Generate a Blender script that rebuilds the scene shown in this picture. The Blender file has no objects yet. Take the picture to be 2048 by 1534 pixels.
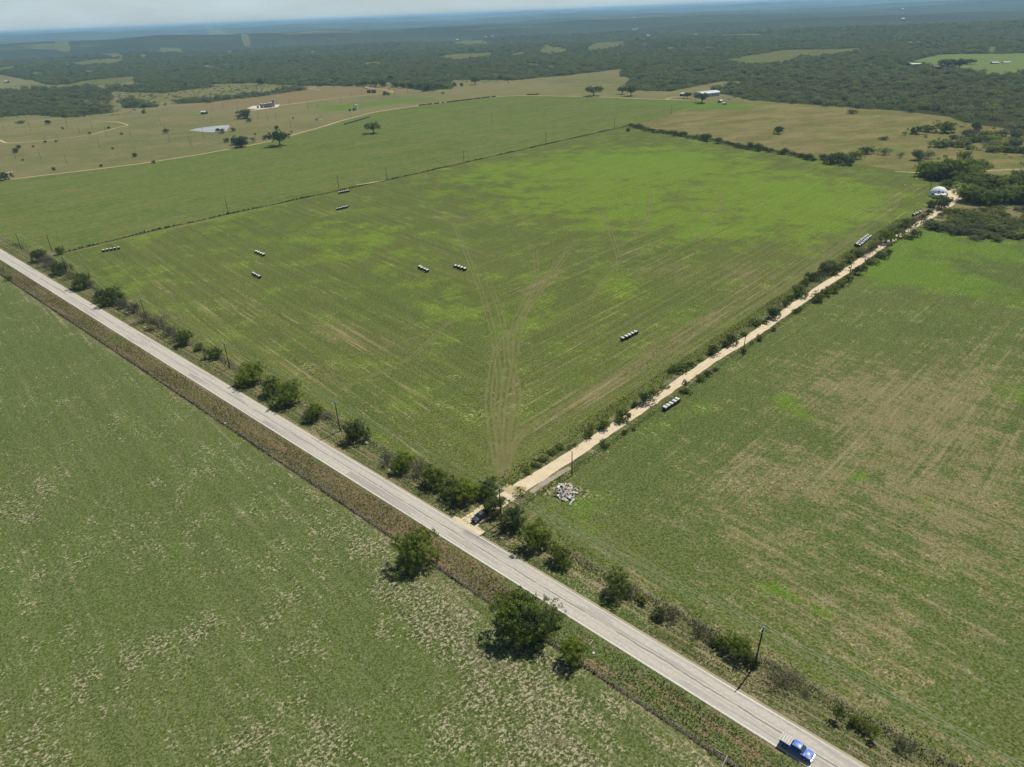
import bpy, bmesh, math, random
import numpy as np
from mathutils import Vector, Matrix
rng = np.random.default_rng(7); random.seed(7)
R_ = math.radians
sc = bpy.context.scene
# ---------------------------------------------------------------- camera
W, HH, F = 2048, 1534, 1421.0
H = 120.0
roll = math.atan(.041)
_n = (math.sin(roll), math.cos(roll))
pitch = math.atan(((1024) * _n[0] + (767 - 65) * _n[1]) / F)
fwd = np.array([0, math.cos(pitch), -math.sin(pitch)]); up0 = np.array([0, math.sin(pitch), math.cos(pitch)])
X = np.array([math.cos(roll), 0, 0]) - math.sin(roll) * up0
Y = np.array([math.sin(roll), 0, 0]) + math.cos(roll) * up0
CR = np.array([X, Y, -fwd]).T; CP = np.array([0, 0, H])
cd = bpy.data.cameras.new('camera'); cam = bpy.data.objects.new('camera', cd); sc.collection.objects.link(cam)
cd.sensor_width = 36; cd.lens = F / W * 36; cd.clip_start = 1; cd.clip_end = 90000
m4 = Matrix([list(CR[i]) + [CP[i]] for i in range(3)] + [[0, 0, 0, 1]]); cam.matrix_world = m4
sc.camera = cam
# ---------------------------------------------------------------- world, sun, exposure
EL, AZ = 57.0, 44.0
w = bpy.data.worlds.new('World'); sc.world = w; w.use_nodes = True
wn = w.node_tree.nodes; wl = w.node_tree.links; wn.clear()
sky = wn.new('ShaderNodeTexSky'); sky.sky_type = 'NISHITA'; sky.sun_disc = False
sky.sun_elevation = R_(EL); sky.sun_rotation = R_(90 - AZ); sky.altitude = 200; sky.air_density = 1.0; sky.dust_density = .6; sky.ozone_density = 1.6
bg = wn.new('ShaderNodeBackground'); bg.inputs[1].default_value = 0.050
wo = wn.new('ShaderNodeOutputWorld')
tc = wn.new('ShaderNodeTexCoord'); mp = wn.new('ShaderNodeMapping'); mp.inputs['Scale'].default_value = (2.2, 2.2, 16)
cn = wn.new('ShaderNodeTexNoise'); cn.inputs['Scale'].default_value = 2.6; cn.inputs['Detail'].default_value = 6; cn.inputs['Roughness'].default_value = .6
cr = wn.new('ShaderNodeMapRange'); cr.inputs[1].default_value = .42; cr.inputs[2].default_value = .75; cr.inputs[3].default_value = .72; cr.inputs[4].default_value = 1.0
cm = wn.new('ShaderNodeMixRGB'); cm.inputs[2].default_value = (9.6, 11.8, 12.6, 1)
wl.new(tc.outputs['Generated'], mp.inputs[0]); wl.new(mp.outputs[0], cn.inputs['Vector']); wl.new(cn.outputs[0], cr.inputs[0])
sx = wn.new('ShaderNodeSeparateXYZ'); wl.new(tc.outputs['Generated'], sx.inputs[0]); lo = wn.new('ShaderNodeMapRange'); lo.inputs[1].default_value = .34; lo.inputs[2].default_value = .04; wl.new(sx.outputs[2], lo.inputs[0])
mu = wn.new('ShaderNodeMath'); mu.operation = 'MULTIPLY'; wl.new(cr.outputs[0], mu.inputs[0]); wl.new(lo.outputs[0], mu.inputs[1]); wl.new(mu.outputs[0], cm.inputs[0]); wl.new(sky.outputs[0], cm.inputs[1]); wl.new(cm.outputs[0], bg.inputs[0]); wl.new(bg.outputs[0], wo.inputs[0])
sd_ = bpy.data.lights.new('sun', 'SUN'); sd_.energy = 4.3; sd_.angle = R_(.53); sd_.color = (1, .955, .88)
so = bpy.data.objects.new('sun', sd_); sc.collection.objects.link(so)
sunv = Vector((math.cos(R_(AZ)) * math.cos(R_(EL)), math.sin(R_(AZ)) * math.cos(R_(EL)), math.sin(R_(EL))))
so.rotation_euler = sunv.to_track_quat('Z', 'Y').to_euler(); so.location = (0, 0, 300)
sc.view_settings.view_transform = 'Standard'; sc.view_settings.look = 'None'; sc.view_settings.exposure = .22; sc.view_settings.gamma = 1
sc.render.engine = 'CYCLES'; sc.render.resolution_x = 1024; sc.render.resolution_y = 767
sc.cycles.volume_step_rate = 1; sc.cycles.max_bounces = 6; sc.cycles.volume_bounces = 1
# ---------------------------------------------------------------- helpers
def lin(r, g, b):
    f = lambda c: ((c / 255 + .055) / 1.055) ** 2.4 if c > 10 else c / 255 / 12.92
    return (f(r), f(g), f(b), 1)
def alb(r, g, b, k=.74):   # surface albedo from a sunlit sRGB colour
    c = lin(r, g, b); return (c[0] * k, c[1] * k, c[2] * k, 1)
def G(px, py, z=0.0):      # point of the (flat) ground seen from the drone at that photo pixel
    v = CR @ np.array([px - 1024, -(py - 767), -F]); t = (z - H) / v[2]; p = CP + v * t
    return np.array([p[0], p[1], z])
def P(x, y, z=0):          # world -> photo pixel (arrays)
    d = np.stack([x, y, z - H + 0 * x], -1) @ CR
    dep = np.maximum(-d[..., 2], 1e-3)
    return 1024 + F * d[..., 0] / dep, 767 - F * d[..., 1] / dep, -d[..., 2]
A0 = R_(-43.8); UX = np.array([math.cos(A0), math.sin(A0)]); VX = np.array([-UX[1], UX[0]])
def uv(x, y): return x * UX[0] + y * UX[1], x * VX[0] + y * VX[1]
def UV(u, v, z=0.0): p = u * UX + v * VX; return np.array([p[0], p[1], z])
_sn = [(rng.uniform(0, 6.28), 2 * math.pi / L, rng.uniform(0, 6.28), a) for L, a in ((900, .5), (1500, .8), (2600, 1.), (4200, 1.), (1900, .8), (7000, 1.2), (3300, .9), (620, .25))]
def hgt(x, y):
    x = np.asarray(x, float); y = np.asarray(y, float); r = np.hypot(x, y); s = 0
    for th, k, ph, a in _sn: s = s + a * np.sin((x * math.cos(th) + y * math.sin(th)) * k + ph)
    f = np.clip((r - 1600) / 3000, 0, 1); f = f * f * (3 - 2 * f)
    g = np.clip((r - 9000) / 14000, 0, 1)
    return f * (s * (10 + 8 * g) + 30 * g)
def inpoly(px, py, poly):
    ins = np.zeros(px.shape, bool); n = len(poly)
    for i in range(n):
        x1, y1 = poly[i]; x2, y2 = poly[(i + 1) % n]
        if y1 == y2: continue
        c = ((y1 > py) != (y2 > py)) & (px < (x2 - x1) * (py - y1) / (y2 - y1) + x1); ins ^= c
    return ins
def sdist(px, py, poly):
    d = np.full(px.shape, 1e9); n = len(poly)
    for i in range(n):
        a = np.array(poly[i], float); b = np.array(poly[(i + 1) % n], float); ab = b - a
        t = np.clip(((px - a[0]) * ab[0] + (py - a[1]) * ab[1]) / max(ab @ ab, 1e-9), 0, 1)
        d = np.minimum(d, np.hypot(px - a[0] - t * ab[0], py - a[1] - t * ab[1]))
    return np.where(inpoly(px, py, poly), d, -d)
def link(o, parent=None):
    sc.collection.objects.link(o)
    if parent is not None: o.parent = parent
    return o
def tag(o, label=None, cat=None, group=None, kind=None):
    if label: o['label'] = label
    if cat: o['category'] = cat
    if group: o['group'] = group
    if kind: o['kind'] = kind
    return o
def empty(name, loc, rz=0, label=None, cat=None, group=None):
    o = bpy.data.objects.new(name, None); o.empty_display_size = .3; o.location = loc; o.rotation_euler = (0, 0, rz)
    sc.collection.objects.link(o); return tag(o, label, cat, group)
def npmesh(name, V, Fq, mat=None, attrs=None, smooth=False, k=4):
    me = bpy.data.meshes.new(name); V = np.asarray(V, np.float32); Fq = np.asarray(Fq, np.int32)
    me.vertices.add(len(V)); me.vertices.foreach_set('co', V.ravel())
    me.loops.add(Fq.size); me.loops.foreach_set('vertex_index', Fq.ravel())
    me.polygons.add(len(Fq)); me.polygons.foreach_set('loop_start', np.arange(0, Fq.size, Fq.shape[1], dtype=np.int32))
    me.polygons.foreach_set('loop_total', np.full(len(Fq), Fq.shape[1], np.int32))
    if smooth: me.polygons.foreach_set('use_smooth', np.ones(len(Fq), bool))
    for kx, a in (attrs or {}).items():
        at = me.attributes.new(kx, 'FLOAT', 'POINT'); at.data.foreach_set('value', np.asarray(a, np.float32))
    me.update(calc_edges=True)
    if mat: me.materials.append(mat)
    return me
class MB:   # collects simple solids into one mesh
    def __init__(s): s.bm = bmesh.new()
    def box(s, c, d, rz=0, taper=1.0, rx=0, ry=0):
        x, y, z = d[0] / 2, d[1] / 2, d[2] / 2
        M = Matrix.Translation(c) @ Matrix.Rotation(rz, 4, 'Z') @ Matrix.Rotation(ry, 4, 'Y') @ Matrix.Rotation(rx, 4, 'X')
        vs = [s.bm.verts.new(M @ Vector((a * x * (taper if q > 0 else 1), b * y * (taper if q > 0 else 1), q * z))) for q in (-1, 1) for a, b in ((-1, -1), (1, -1), (1, 1), (-1, 1))]
        for f in ((3, 2, 1, 0), (4, 5, 6, 7), (0, 1, 5, 4), (1, 2, 6, 5), (2, 3, 7, 6), (3, 0, 4, 7)): s.bm.faces.new([vs[i] for i in f])
        return s
    def prism(s, prof, y0, y1, M=Matrix()):   # profile in xz, extruded in y
        a = [s.bm.verts.new(M @ Vector((p[0], y0, p[1]))) for p in prof]; b = [s.bm.verts.new(M @ Vector((p[0], y1, p[1]))) for p in prof]
        n = len(prof); s.bm.faces.new(a); s.bm.faces.new(b[::-1])
        for i in range(n): s.bm.faces.new([a[i], b[i], b[(i + 1) % n], a[(i + 1) % n]])
        return s
    def tube(s, pts, rad, n=8, cap=True):
        pts = [Vector(p) for p in pts]; rings = []
        for i, p in enumerate(pts):
            d = (pts[min(i + 1, len(pts) - 1)] - pts[max(i - 1, 0)]).normalized(); q = d.to_track_quat('Z', 'Y')
            r = rad[i] if hasattr(rad, '__len__') else rad
            rings.append([s.bm.verts.new(p + q @ Vector((r * math.cos(t * 2 * math.pi / n), r * math.sin(t * 2 * math.pi / n), 0))) for t in range(n)])
        for a, b in zip(rings, rings[1:]):
            for i in range(n): s.bm.faces.new([a[i], a[(i + 1) % n], b[(i + 1) % n], b[i]])
        if cap: s.bm.faces.new(rings[0][::-1]); s.bm.faces.new(rings[-1])
        return s
    def mesh(s, name, mat, smooth=False, bevel=0):
        bmesh.ops.recalc_face_normals(s.bm, faces=s.bm.faces)
        if bevel: bmesh.ops.bevel(s.bm, geom=s.bm.edges[:], offset=bevel, segments=2, affect='EDGES', clamp_overlap=True)
        me = bpy.data.meshes.new(name); s.bm.to_mesh(me); s.bm.free()
        if smooth:
            for p in me.polygons: p.use_smooth = True
        me.materials.append(mat); return me
    def build(s, name, mat, parent=None, **k): return link(bpy.data.objects.new(name, s.mesh(name, mat, **k)), parent)
# ---------------------------------------------------------------- node helpers
class NT:
    def __init__(s, name, rough=.9):
        s.m = bpy.data.materials.new(name); s.m.use_nodes = True; s.t = s.m.node_tree; s.n = s.t.nodes; s.n.clear()
        s.out = s.n.new('ShaderNodeOutputMaterial'); s.b = s.n.new('ShaderNodeBsdfPrincipled'); s.b.inputs['Roughness'].default_value = rough
        s.b.inputs['Specular IOR Level'].default_value = .15
        s.t.links.new(s.b.outputs[0], s.out.inputs[0])
    def put(s, sock, v):
        if hasattr(v, 'is_output'): s.t.links.new(v, sock)
        else: sock.default_value = v
    def M(s, op, a, b=0.0, c=0.0, clamp=False):
        n = s.n.new('ShaderNodeMath'); n.operation = op; n.use_clamp = clamp
        for i, v in enumerate((a, b, c)): s.put(n.inputs[i], v)
        return n.outputs[0]
    def SS(s, x, lo, hi, a=0.0, b=1.0):
        n = s.n.new('ShaderNodeMapRange'); n.interpolation_type = 'SMOOTHSTEP'
        for i, v in enumerate((x, lo, hi, a, b)): s.put(n.inputs[i], v)
        return n.outputs[0]
    def mix(s, f, a, b, mode='MIX'):
        n = s.n.new('ShaderNodeMixRGB'); n.blend_type = mode
        for i, v in enumerate((f, a, b)): s.put(n.inputs[i], v)
        return n.outputs[0]
    def pos(s): return s.n.new('ShaderNodeNewGeometry').outputs['Position']
    def objc(s): return s.n.new('ShaderNodeTexCoord').outputs['Object']
    def rot(s, v, ang, scale=(1, 1, 1)):
        r = s.n.new('ShaderNodeVectorRotate'); r.rotation_type = 'Z_AXIS'; s.put(r.inputs['Vector'], v); r.inputs['Angle'].default_value = ang
        n = s.n.new('ShaderNodeVectorMath'); n.operation = 'MULTIPLY'; s.put(n.inputs[0], r.outputs[0]); n.inputs[1].default_value = scale
        return n.outputs[0]
    def noise(s, v, scale, detail=3, rough=.55, dist=0.0, out=0):
        n = s.n.new('ShaderNodeTexNoise'); s.put(n.inputs['Vector'], v); n.inputs['Scale'].default_value = scale; n.inputs['Detail'].default_value = detail
        n.inputs['Roughness'].default_value = rough; n.inputs['Distortion'].default_value = dist; return n.outputs[out]
    def vor(s, v, scale, feat='F1'):
        n = s.n.new('ShaderNodeTexVoronoi'); n.feature = feat; s.put(n.inputs['Vector'], v); n.inputs['Scale'].default_value = scale; return n.outputs[0]
    def attr(s, name):
        n = s.n.new('ShaderNodeAttribute'); n.attribute_name = name; return n.outputs['Fac']
    def bump(s, h, dist, st=1.0):
        n = s.n.new('ShaderNodeBump'); s.put(n.inputs['Height'], h); n.inputs['Distance'].default_value = dist; n.inputs['Strength'].default_value = st
        s.t.links.new(n.outputs[0], s.b.inputs['Normal'])
    def col(s, c): s.put(s.b.inputs['Base Color'], c); return s
def plain(name, c, rough=.6, metal=0, var=.15, scale=3.0, spec=.3):
    t = NT(name, rough); t.b.inputs['Metallic'].default_value = metal; t.b.inputs['Specular IOR Level'].default_value = spec
    n = t.noise(t.objc(), scale, 4, .6); t.col(t.mix(t.SS(n, .3, .75), tuple(v * (1 - var) for v in c[:3]) + (1,), tuple(min(1, v * (1 + var)) for v in c[:3]) + (1,)))
    return t.m
def field_mat(name, g1, g2, lush, dry, soil, ang=0.0, streak=.5, tuft=1.6, tuftc=.6, dscale=1.0, fine=1.0, tip=(.42, .41, .26, 1), d0=0.0, s0=0.0, corner=None):
    t = NT(name, 1.0); t.b.inputs['Specular IOR Level'].default_value = 0.0; p = t.pos()
    C = lambda n, k: t.M('MULTIPLY', t.M('SUBTRACT', n, .5), k)
    big = t.noise(p, .010, 4, .6); mid = t.noise(p, .045, 5, .65); med = t.noise(t.rot(p, -A0, (.6, 1, 1)), .22, 5, .7)
    st1 = t.noise(t.rot(p, -A0 + ang, (.025, 1, 1)), .55, 5, .72); st2 = t.noise(t.rot(p, -A0 + ang, (.012, 1, 1)), .22, 3, .6)
    if corner:
        sp = t.n.new('ShaderNodeSeparateXYZ'); t.put(sp.inputs[0], t.rot(p, -A0)); u_, v_ = sp.outputs[0], sp.outputs[1]
        s_ = t.SS(t.M('ADD', t.M('SUBTRACT', t.M('SUBTRACT', v_, 108.0), t.M('MULTIPLY', t.M('SUBTRACT', u_, corner[0]), corner[1])), C(mid, 60.0)), -12.0, 12.0)
        al = R_(7); st1 = t.M('ADD', t.M('MULTIPLY', st1, s_), t.M('MULTIPLY', t.noise(t.rot(p, -A0 + al, (.025, 1, 1)), .55, 5, .72), t.M('SUBTRACT', 1.0, s_)))
        st2 = t.M('ADD', t.M('MULTIPLY', st2, s_), t.M('MULTIPLY', t.noise(t.rot(p, -A0 + al, (.012, 1, 1)), .22, 3, .6), t.M('SUBTRACT', 1.0, s_)))
    wp = t.n.new('ShaderNodeVectorMath'); wp.operation = 'MULTIPLY_ADD'; t.put(wp.inputs[0], t.noise(p, 1.1, 2, .5, out=1)); wp.inputs[1].default_value = (.9, .9, .9); t.put(wp.inputs[2], p)
    v1 = t.vor(wp.outputs[0], tuft); f1 = t.noise(p, tuft * .55, 4, .7); f2 = t.noise(p, tuft * 2.2, 3, .7)
    dr = t.attr('dry'); lu = t.attr('lush'); ba = t.attr('bare')
    c = t.mix(t.SS(big, .38, .62), g1, g2)
    c = t.mix(t.M('MULTIPLY', t.SS(mid, .45, .65), .4), c, t.mix(.45, g1, lush))
    c = t.mix(t.M('MULTIPLY', t.SS(t.M('ADD', st2, C(big, .3)), .42, .58), .5 * streak), c, tuple(v * .66 for v in g1[:3]) + (1,))
    lm = t.SS(t.M('ADD', lu, t.M('ADD', C(med, 1.1), C(mid, 2.2))), .18, .75)
    c = t.mix(t.M('MULTIPLY', lm, .8), c, lush)
    ds = t.M('ADD', t.M('ADD', t.M('MULTIPLY', dr, .8), d0), t.M('ADD', C(st1, 3.0 * streak), t.M('ADD', C(med, 1.9 * dscale), t.M('ADD', C(mid, 1.2 * dscale), C(f1, 2.0)))))
    ds = t.M('SUBTRACT', ds, t.M('MULTIPLY', lm, .25)); dm = t.SS(ds, .12, .75); c = t.mix(t.M('MULTIPLY', dm, .8), c, dry); c = t.mix(t.M('MULTIPLY', t.SS(st1, .46, .34), .45 * streak), c, tuple(v * .55 for v in g1[:3]) + (1,))
    # grass tufts: darker green cores, pale dry stems and soil in the gaps between them
    gap = t.SS(t.M('ADD', v1, C(f2, .5)), .30, .62)
    rich = t.mix(.45, c, tuple(v * .62 for v in lush[:3]) + (1,))
    c = t.mix(t.M('MULTIPLY', t.M('SUBTRACT', 1.0, gap), tuftc), c, rich)
    vf_ = t.noise(t.rot(p, R_(-35), (.82, 1.1, 1)), tuft * .8, 4, .68, .6)
    so_ = t.M('ADD', t.M('ADD', ba, s0), t.M('ADD', C(vf_, 3.4), t.M('ADD', C(med, 2.0), C(mid, 1.6)))); sm = t.SS(so_, .16, .50); dkm = t.SS(t.M('SUBTRACT', t.M('ADD', t.M('ADD', ba, s0), t.M('ADD', C(med, 2.0), C(mid, 1.6))), C(vf_, 3.4)), .10, .55)
    c = t.mix(t.M('MULTIPLY', t.M('MULTIPLY', gap, fine), .15), c, tip)
    c = t.mix(t.M('MULTIPLY', t.M('MULTIPLY', sm, t.SS(gap, -.4, .8)), .8), c, soil); c = t.mix(t.M('MULTIPLY', dkm, .55), c, tuple(v * .35 for v in g1[:3]) + (1,))  # dkm paints the tiny tuft shadows as dark spots beside the soil
    c = t.mix(t.M('MULTIPLY', t.SS(f2, .50, .40), .28 * fine), c, tuple(v * .3 for v in g1[:3]) + (1,))
    c = t.mix(t.M('MULTIPLY', t.SS(st1, .53, .66), t.M('MULTIPLY', t.SS(t.M('ADD', dm, mid), .35, 1.0), .42 * streak)), c, soil)
    g_ = t.SS(t.noise(p, tuft * 1.5, 3, .75), .36, .64); c = t.mix(1.0, c, t.mix(g_, (.72, .74, .70, 1), (1.26, 1.24, 1.30, 1)), 'MULTIPLY')
    t.col(c); t.bump(t.M('SUBTRACT', t.M('MULTIPLY', f2, .6), v1), .22, .7)
    return t.m
# ---------------------------------------------------------------- materials
g_near = field_mat('sparse_grass_near', alb(90, 106, 46), alb(100, 112, 54), alb(90, 122, 30), alb(140, 132, 92), alb(194, 184, 150), ang=R_(6), streak=.7, tuft=1.7, tuftc=.4, d0=-.22, s0=-.17)
g_main = field_mat('green_meadow', alb(88, 104, 34), alb(102, 110, 44), alb(112, 146, 4), alb(132, 114, 80), alb(184, 174, 124), ang=-R_(90.5), streak=.95, tuft=1.3, tuftc=.35, d0=-.14, s0=-.30, corner=(-117, -1.0))
g_right = field_mat('dry_meadow', alb(84, 102, 40), alb(98, 108, 48), alb(98, 134, 12), alb(146, 132, 94), alb(184, 172, 130), ang=-R_(88), streak=.55, tuft=1.4, tuftc=.4, dscale=1.35, d0=-.14, s0=-.28, corner=(-107, 1.0))
g_verge = field_mat('dry_verge_grass', alb(82, 96, 40), alb(104, 104, 60), alb(78, 112, 26), alb(150, 128, 96), alb(184, 168, 136), streak=1.2, tuft=2.2, dscale=1.1, fine=1.2, d0=.0, s0=-.1)
g_verge2 = field_mat('reddish_verge_grass', alb(96, 84, 54), alb(110, 98, 64), alb(74, 106, 26), alb(136, 102, 76), alb(170, 142, 116), streak=1.1, tuft=2.2, dscale=1.5, fine=1.4, d0=.06, s0=-.1)
def road_mat():
    t = NT('worn_asphalt', .9); p = t.pos(); r = t.rot(p, -A0); s = t.n.new('ShaderNodeSeparateXYZ'); t.put(s.inputs[0], r); v = s.outputs[1]; u = s.outputs[0]
    c = t.mix(t.SS(t.noise(p, 1.2, 5, .75), .35, .7), alb(200, 193, 178, .78), alb(216, 210, 196, .8))
    lanes = t.M('ADD', t.M('ABSOLUTE', t.M('SUBTRACT', t.M('ABSOLUTE', t.M('SUBTRACT', v, 94.35)), 1.65)), 0)
    wob = t.noise(t.rot(p, -A0, (.12, 1, 1)), .8, 3, .6)
    c = t.mix(t.M('MULTIPLY', t.SS(t.M('ADD', t.M('ABSOLUTE', t.M('SUBTRACT', lanes, .85)), t.M('MULTIPLY', t.M('SUBTRACT', wob, .5), .5)), .35, .0), .3), c, alb(164, 160, 152))
    pat = t.SS(t.noise(t.rot(p, -A0, (.04, .5, 1)), 1.0, 2, .5), .56, .6)
    c = t.mix(t.M('MULTIPLY', pat, .32), c, alb(150, 148, 144))
    # tar seams along the middle, broken up
    seam = t.M('ABSOLUTE', t.M('ADD', t.M('SUBTRACT', v, 94.45), t.M('MULTIPLY', t.M('SUBTRACT', t.noise(r, .12, 3, .7), .5), .9)))
    on = t.SS(t.noise(t.rot(p, -A0, (.05, .1, 1)), 1.0, 3, .7), .30, .38)
    c = t.mix(t.M('MULTIPLY', t.M('MULTIPLY', t.SS(seam, .19, .05), on), .85), c, alb(96, 94, 92))
    seam2 = t.M('ABSOLUTE', t.M('ADD', t.M('SUBTRACT', v, 92.6), t.M('MULTIPLY', t.M('SUBTRACT', t.noise(r, .08, 2, .6), .5), .7)))
    on2 = t.SS(t.noise(t.rot(p, -A0, (.04, .1, 1)), 1.3, 2, .6), .46, .52)
    c = t.mix(t.M('MULTIPLY', t.M('MULTIPLY', t.SS(seam2, .10, .02), on2), .6), c, alb(110, 108, 106))
    e = t.M('ABSOLUTE', t.M('SUBTRACT', v, 94.35))
    c = t.mix(t.M('MULTIPLY', t.SS(t.M('ADD', e, t.M('MULTIPLY', t.noise(p, .9, 3, .6), .6)), 3.45, 3.85), .6), c, alb(160, 148, 124))
    # a few darker rectangular repairs
    for u0, u1, v0, v1 in ((-206, -176, 91.6, 93.2), (-158, -128, 91.7, 93.6), (-112, -86, 95.6, 97.3), (-262, -240, 92, 93.4)):
        mk = t.M('MULTIPLY', t.M('MULTIPLY', t.M('GREATER_THAN', u, u0), t.SS(u, u1, u0 + 3)), t.M('MULTIPLY', t.M('GREATER_THAN', v, v0), t.M('LESS_THAN', v, v1)))
        c = t.mix(t.M('MULTIPLY', mk, .35), c, alb(120, 118, 118))
    fn = t.noise(p, 9, 2, .6); c = t.mix(t.M('MULTIPLY', fn, .25), c, alb(120, 116, 108)); t.col(c); t.bump(fn, .01, .4); return t.m
m_road = road_mat()
def paint_mat(name, c, lo=.42):
    t = NT(name, .8); n = t.noise(t.pos(), 2.5, 5, .75); t.col(t.mix(t.SS(n, lo, lo + .15), alb(190, 185, 174), c)); return t.m
m_white = paint_mat('worn_white_paint', alb(238, 236, 226, .8), .30); m_yellow = paint_mat('worn_yellow_paint', alb(226, 208, 150, .75), .48)
def gravel_mat():
    t = NT('pale_gravel', .95); p = t.pos()
    c = t.mix(t.SS(t.noise(p, .35, 5, .7), .3, .7), alb(216, 196, 160, .78), alb(230, 212, 180, .8))
    c = t.mix(t.M('MULTIPLY', t.SS(t.noise(p, 2.5, 4, .7), .5, .75), .35), c, alb(180, 160, 124)); t.col(c); t.bump(t.noise(p, 5, 3, .6), .05, .5); return t.m
m_gravel = gravel_mat()
def track_mat(name, c1, c2, lo=.25, op=1.0):
    t = NT(name, 1); p = t.pos(); t.col(t.mix(t.SS(t.noise(p, .2, 4, .7), .35, .65), c1, c2))
    a = t.attr('edge'); k = t.M('ADD', a, t.M('ADD', t.M('MULTIPLY', t.M('SUBTRACT', t.noise(p, .9, 3, .7), .5), 1.2), t.M('MULTIPLY', t.M('SUBTRACT', t.noise(p, .06, 3, .6), .5), 1.2)))
    t.put(t.b.inputs['Alpha'], t.M('MULTIPLY', t.SS(k, lo, lo + .45), op)); t.b.inputs['Specular IOR Level'].default_value = 0; return t.m
m_track = track_mat('tyre_worn_grass', alb(140, 142, 86), alb(160, 154, 108), .30, .48); m_ruts = track_mat('dry_ruts', alb(160, 142, 108), alb(176, 160, 128), .42, .7); m_lane = track_mat('pale_dirt', alb(196, 178, 132), alb(206, 190, 146)); m_lane2 = track_mat('faint_dirt', alb(176, 164, 126), alb(188, 174, 140))
m_soilp = track_mat('pale_rubbly_ground', alb(176, 164, 140), alb(196, 184, 164), .45, .8)
m_mown = track_mat('mown_stubble_line', alb(150, 148, 98), alb(168, 158, 116), .5, .4); m_edge = track_mat('weedy_field_edge', alb(112, 106, 62), alb(138, 122, 82), .45, .65)
m_faint = track_mat('faint_worn_line', alb(150, 146, 108), alb(168, 160, 124), .4, .6)
m_rubble = track_mat('bare_rubbly_soil', alb(176, 162, 140), alb(198, 186, 166))
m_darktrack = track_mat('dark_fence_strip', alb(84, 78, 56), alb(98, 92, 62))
def terrain_mat():
    t = NT('open_country', 1.0); t.b.inputs['Specular IOR Level'].default_value = 0.0; p = t.pos(); ruv = t.rot(p, -A0)
    big = t.noise(p, .004, 5, .6); mid = t.noise(p, .03, 5, .65); fine = t.noise(p, .3, 4, .7); vf = t.noise(p, .9, 3, .6)
    st = t.noise(t.rot(p, -A0, (1, .03, 1)), .25, 3, .6)
    wob = t.M('MULTIPLY', t.M('SUBTRACT', mid, .5), 3.0)
    c = t.mix(t.SS(big, .35, .65), alb(136, 130, 90), alb(116, 120, 74))            # pasture
    c = t.mix(t.M('MULTIPLY', t.SS(mid, .4, .7), .55), c, alb(150, 138, 102))
    upf = t.mix(t.SS(mid, .38, .62), alb(96, 116, 54), alb(110, 122, 62)); upf = t.mix(t.M('MULTIPLY', t.SS(big, .4, .6), .5), upf, alb(104, 126, 60)); upf = t.mix(t.M('MULTIPLY', t.SS(st, .45, .62), .45), upf, alb(134, 132, 84)); upf = t.mix(t.M('MULTIPLY', t.SS(t.noise(p, .12, 4, .7), .5, .62), .4), upf, alb(138, 130, 88))
    bf = t.mix(t.SS(t.noise(t.rot(p, R_(-20), (.5, 1, 1)), .035, 6, .72), .38, .62), alb(116, 118, 66), alb(146, 136, 92))
    bf = t.mix(t.M('MULTIPLY', t.SS(t.noise(p, .02, 4, .6), .5, .62), .4), bf, alb(130, 114, 86))
    c = t.mix(t.SS(t.M('ADD', t.attr('sd_brown'), wob), -.6, .6), c, bf)
    c = t.mix(t.SS(t.M('ADD', t.attr('sd_plough'), wob), -.6, .6), c, t.mix(t.SS(mid, .3, .7), alb(146, 128, 94), alb(136, 124, 88)))
    c = t.mix(t.SS(t.M('ADD', t.attr('sd_up'), t.M('MULTIPLY', wob, .4)), -.4, .4), c, upf)
    c = t.mix(t.M('MULTIPLY', t.SS(t.M('ADD', t.attr('lush'), t.M('MULTIPLY', t.M('SUBTRACT', mid, .5), 1.6)), .3, .9), .8), c, alb(104, 132, 50))
    c = t.mix(t.M('MULTIPLY', t.SS(t.M('ADD', t.attr('dry'), t.M('MULTIPLY', t.M('SUBTRACT', mid, .5), 1.6)), .4, .9), .8), c, alb(156, 134, 104))
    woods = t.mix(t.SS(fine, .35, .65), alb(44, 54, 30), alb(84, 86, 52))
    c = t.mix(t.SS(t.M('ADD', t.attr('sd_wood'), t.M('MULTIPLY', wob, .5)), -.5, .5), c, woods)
    # beyond the last single tree the wood is a canopy
    far = t.mix(t.SS(t.noise(p, .045, 4, .7), .38, .62), alb(50, 60, 40), alb(92, 98, 62)); far = t.mix(t.M('MULTIPLY', t.SS(t.noise(t.rot(p, 0, (.4, 1, 1)), .0011, 4, .6), .42, .6), .5), far, alb(44, 56, 40))
    cl = t.noise(t.rot(p, 0, (.3, 1, 1)), .0016, 6, .68)
    far = t.mix(t.M('MULTIPLY', t.SS(cl, .57, .66), .6), far, alb(150, 148, 104))
    c = t.mix(t.SS(t.attr('far'), .0, 1.0), c, far)
    c = t.mix(t.SS(t.M('ADD', t.attr('sd_clear'), t.M('MULTIPLY', wob, .35)), -.4, .4), c, t.mix(t.SS(mid, .3, .7), alb(98, 106, 62), alb(124, 122, 80)))
    c = t.mix(t.SS(t.M('ADD', t.attr('sd_green'), t.M('MULTIPLY', wob, .35)), -.4, .4), c, t.mix(t.SS(mid, .3, .7), alb(112, 134, 74), alb(130, 138, 88)))
    c = t.mix(t.M('MULTIPLY', t.SS(vf, .42, .62), .22), c, alb(70, 76, 44))
    c = t.mix(1.0, c, t.mix(t.SS(t.noise(p, .3, 5, .8), .36, .64), (.84, .87, .84, 1), (1.14, 1.12, 1.12, 1)), 'MULTIPLY'); t.col(c); t.bump(fine, .5, .5); return t.m
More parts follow.
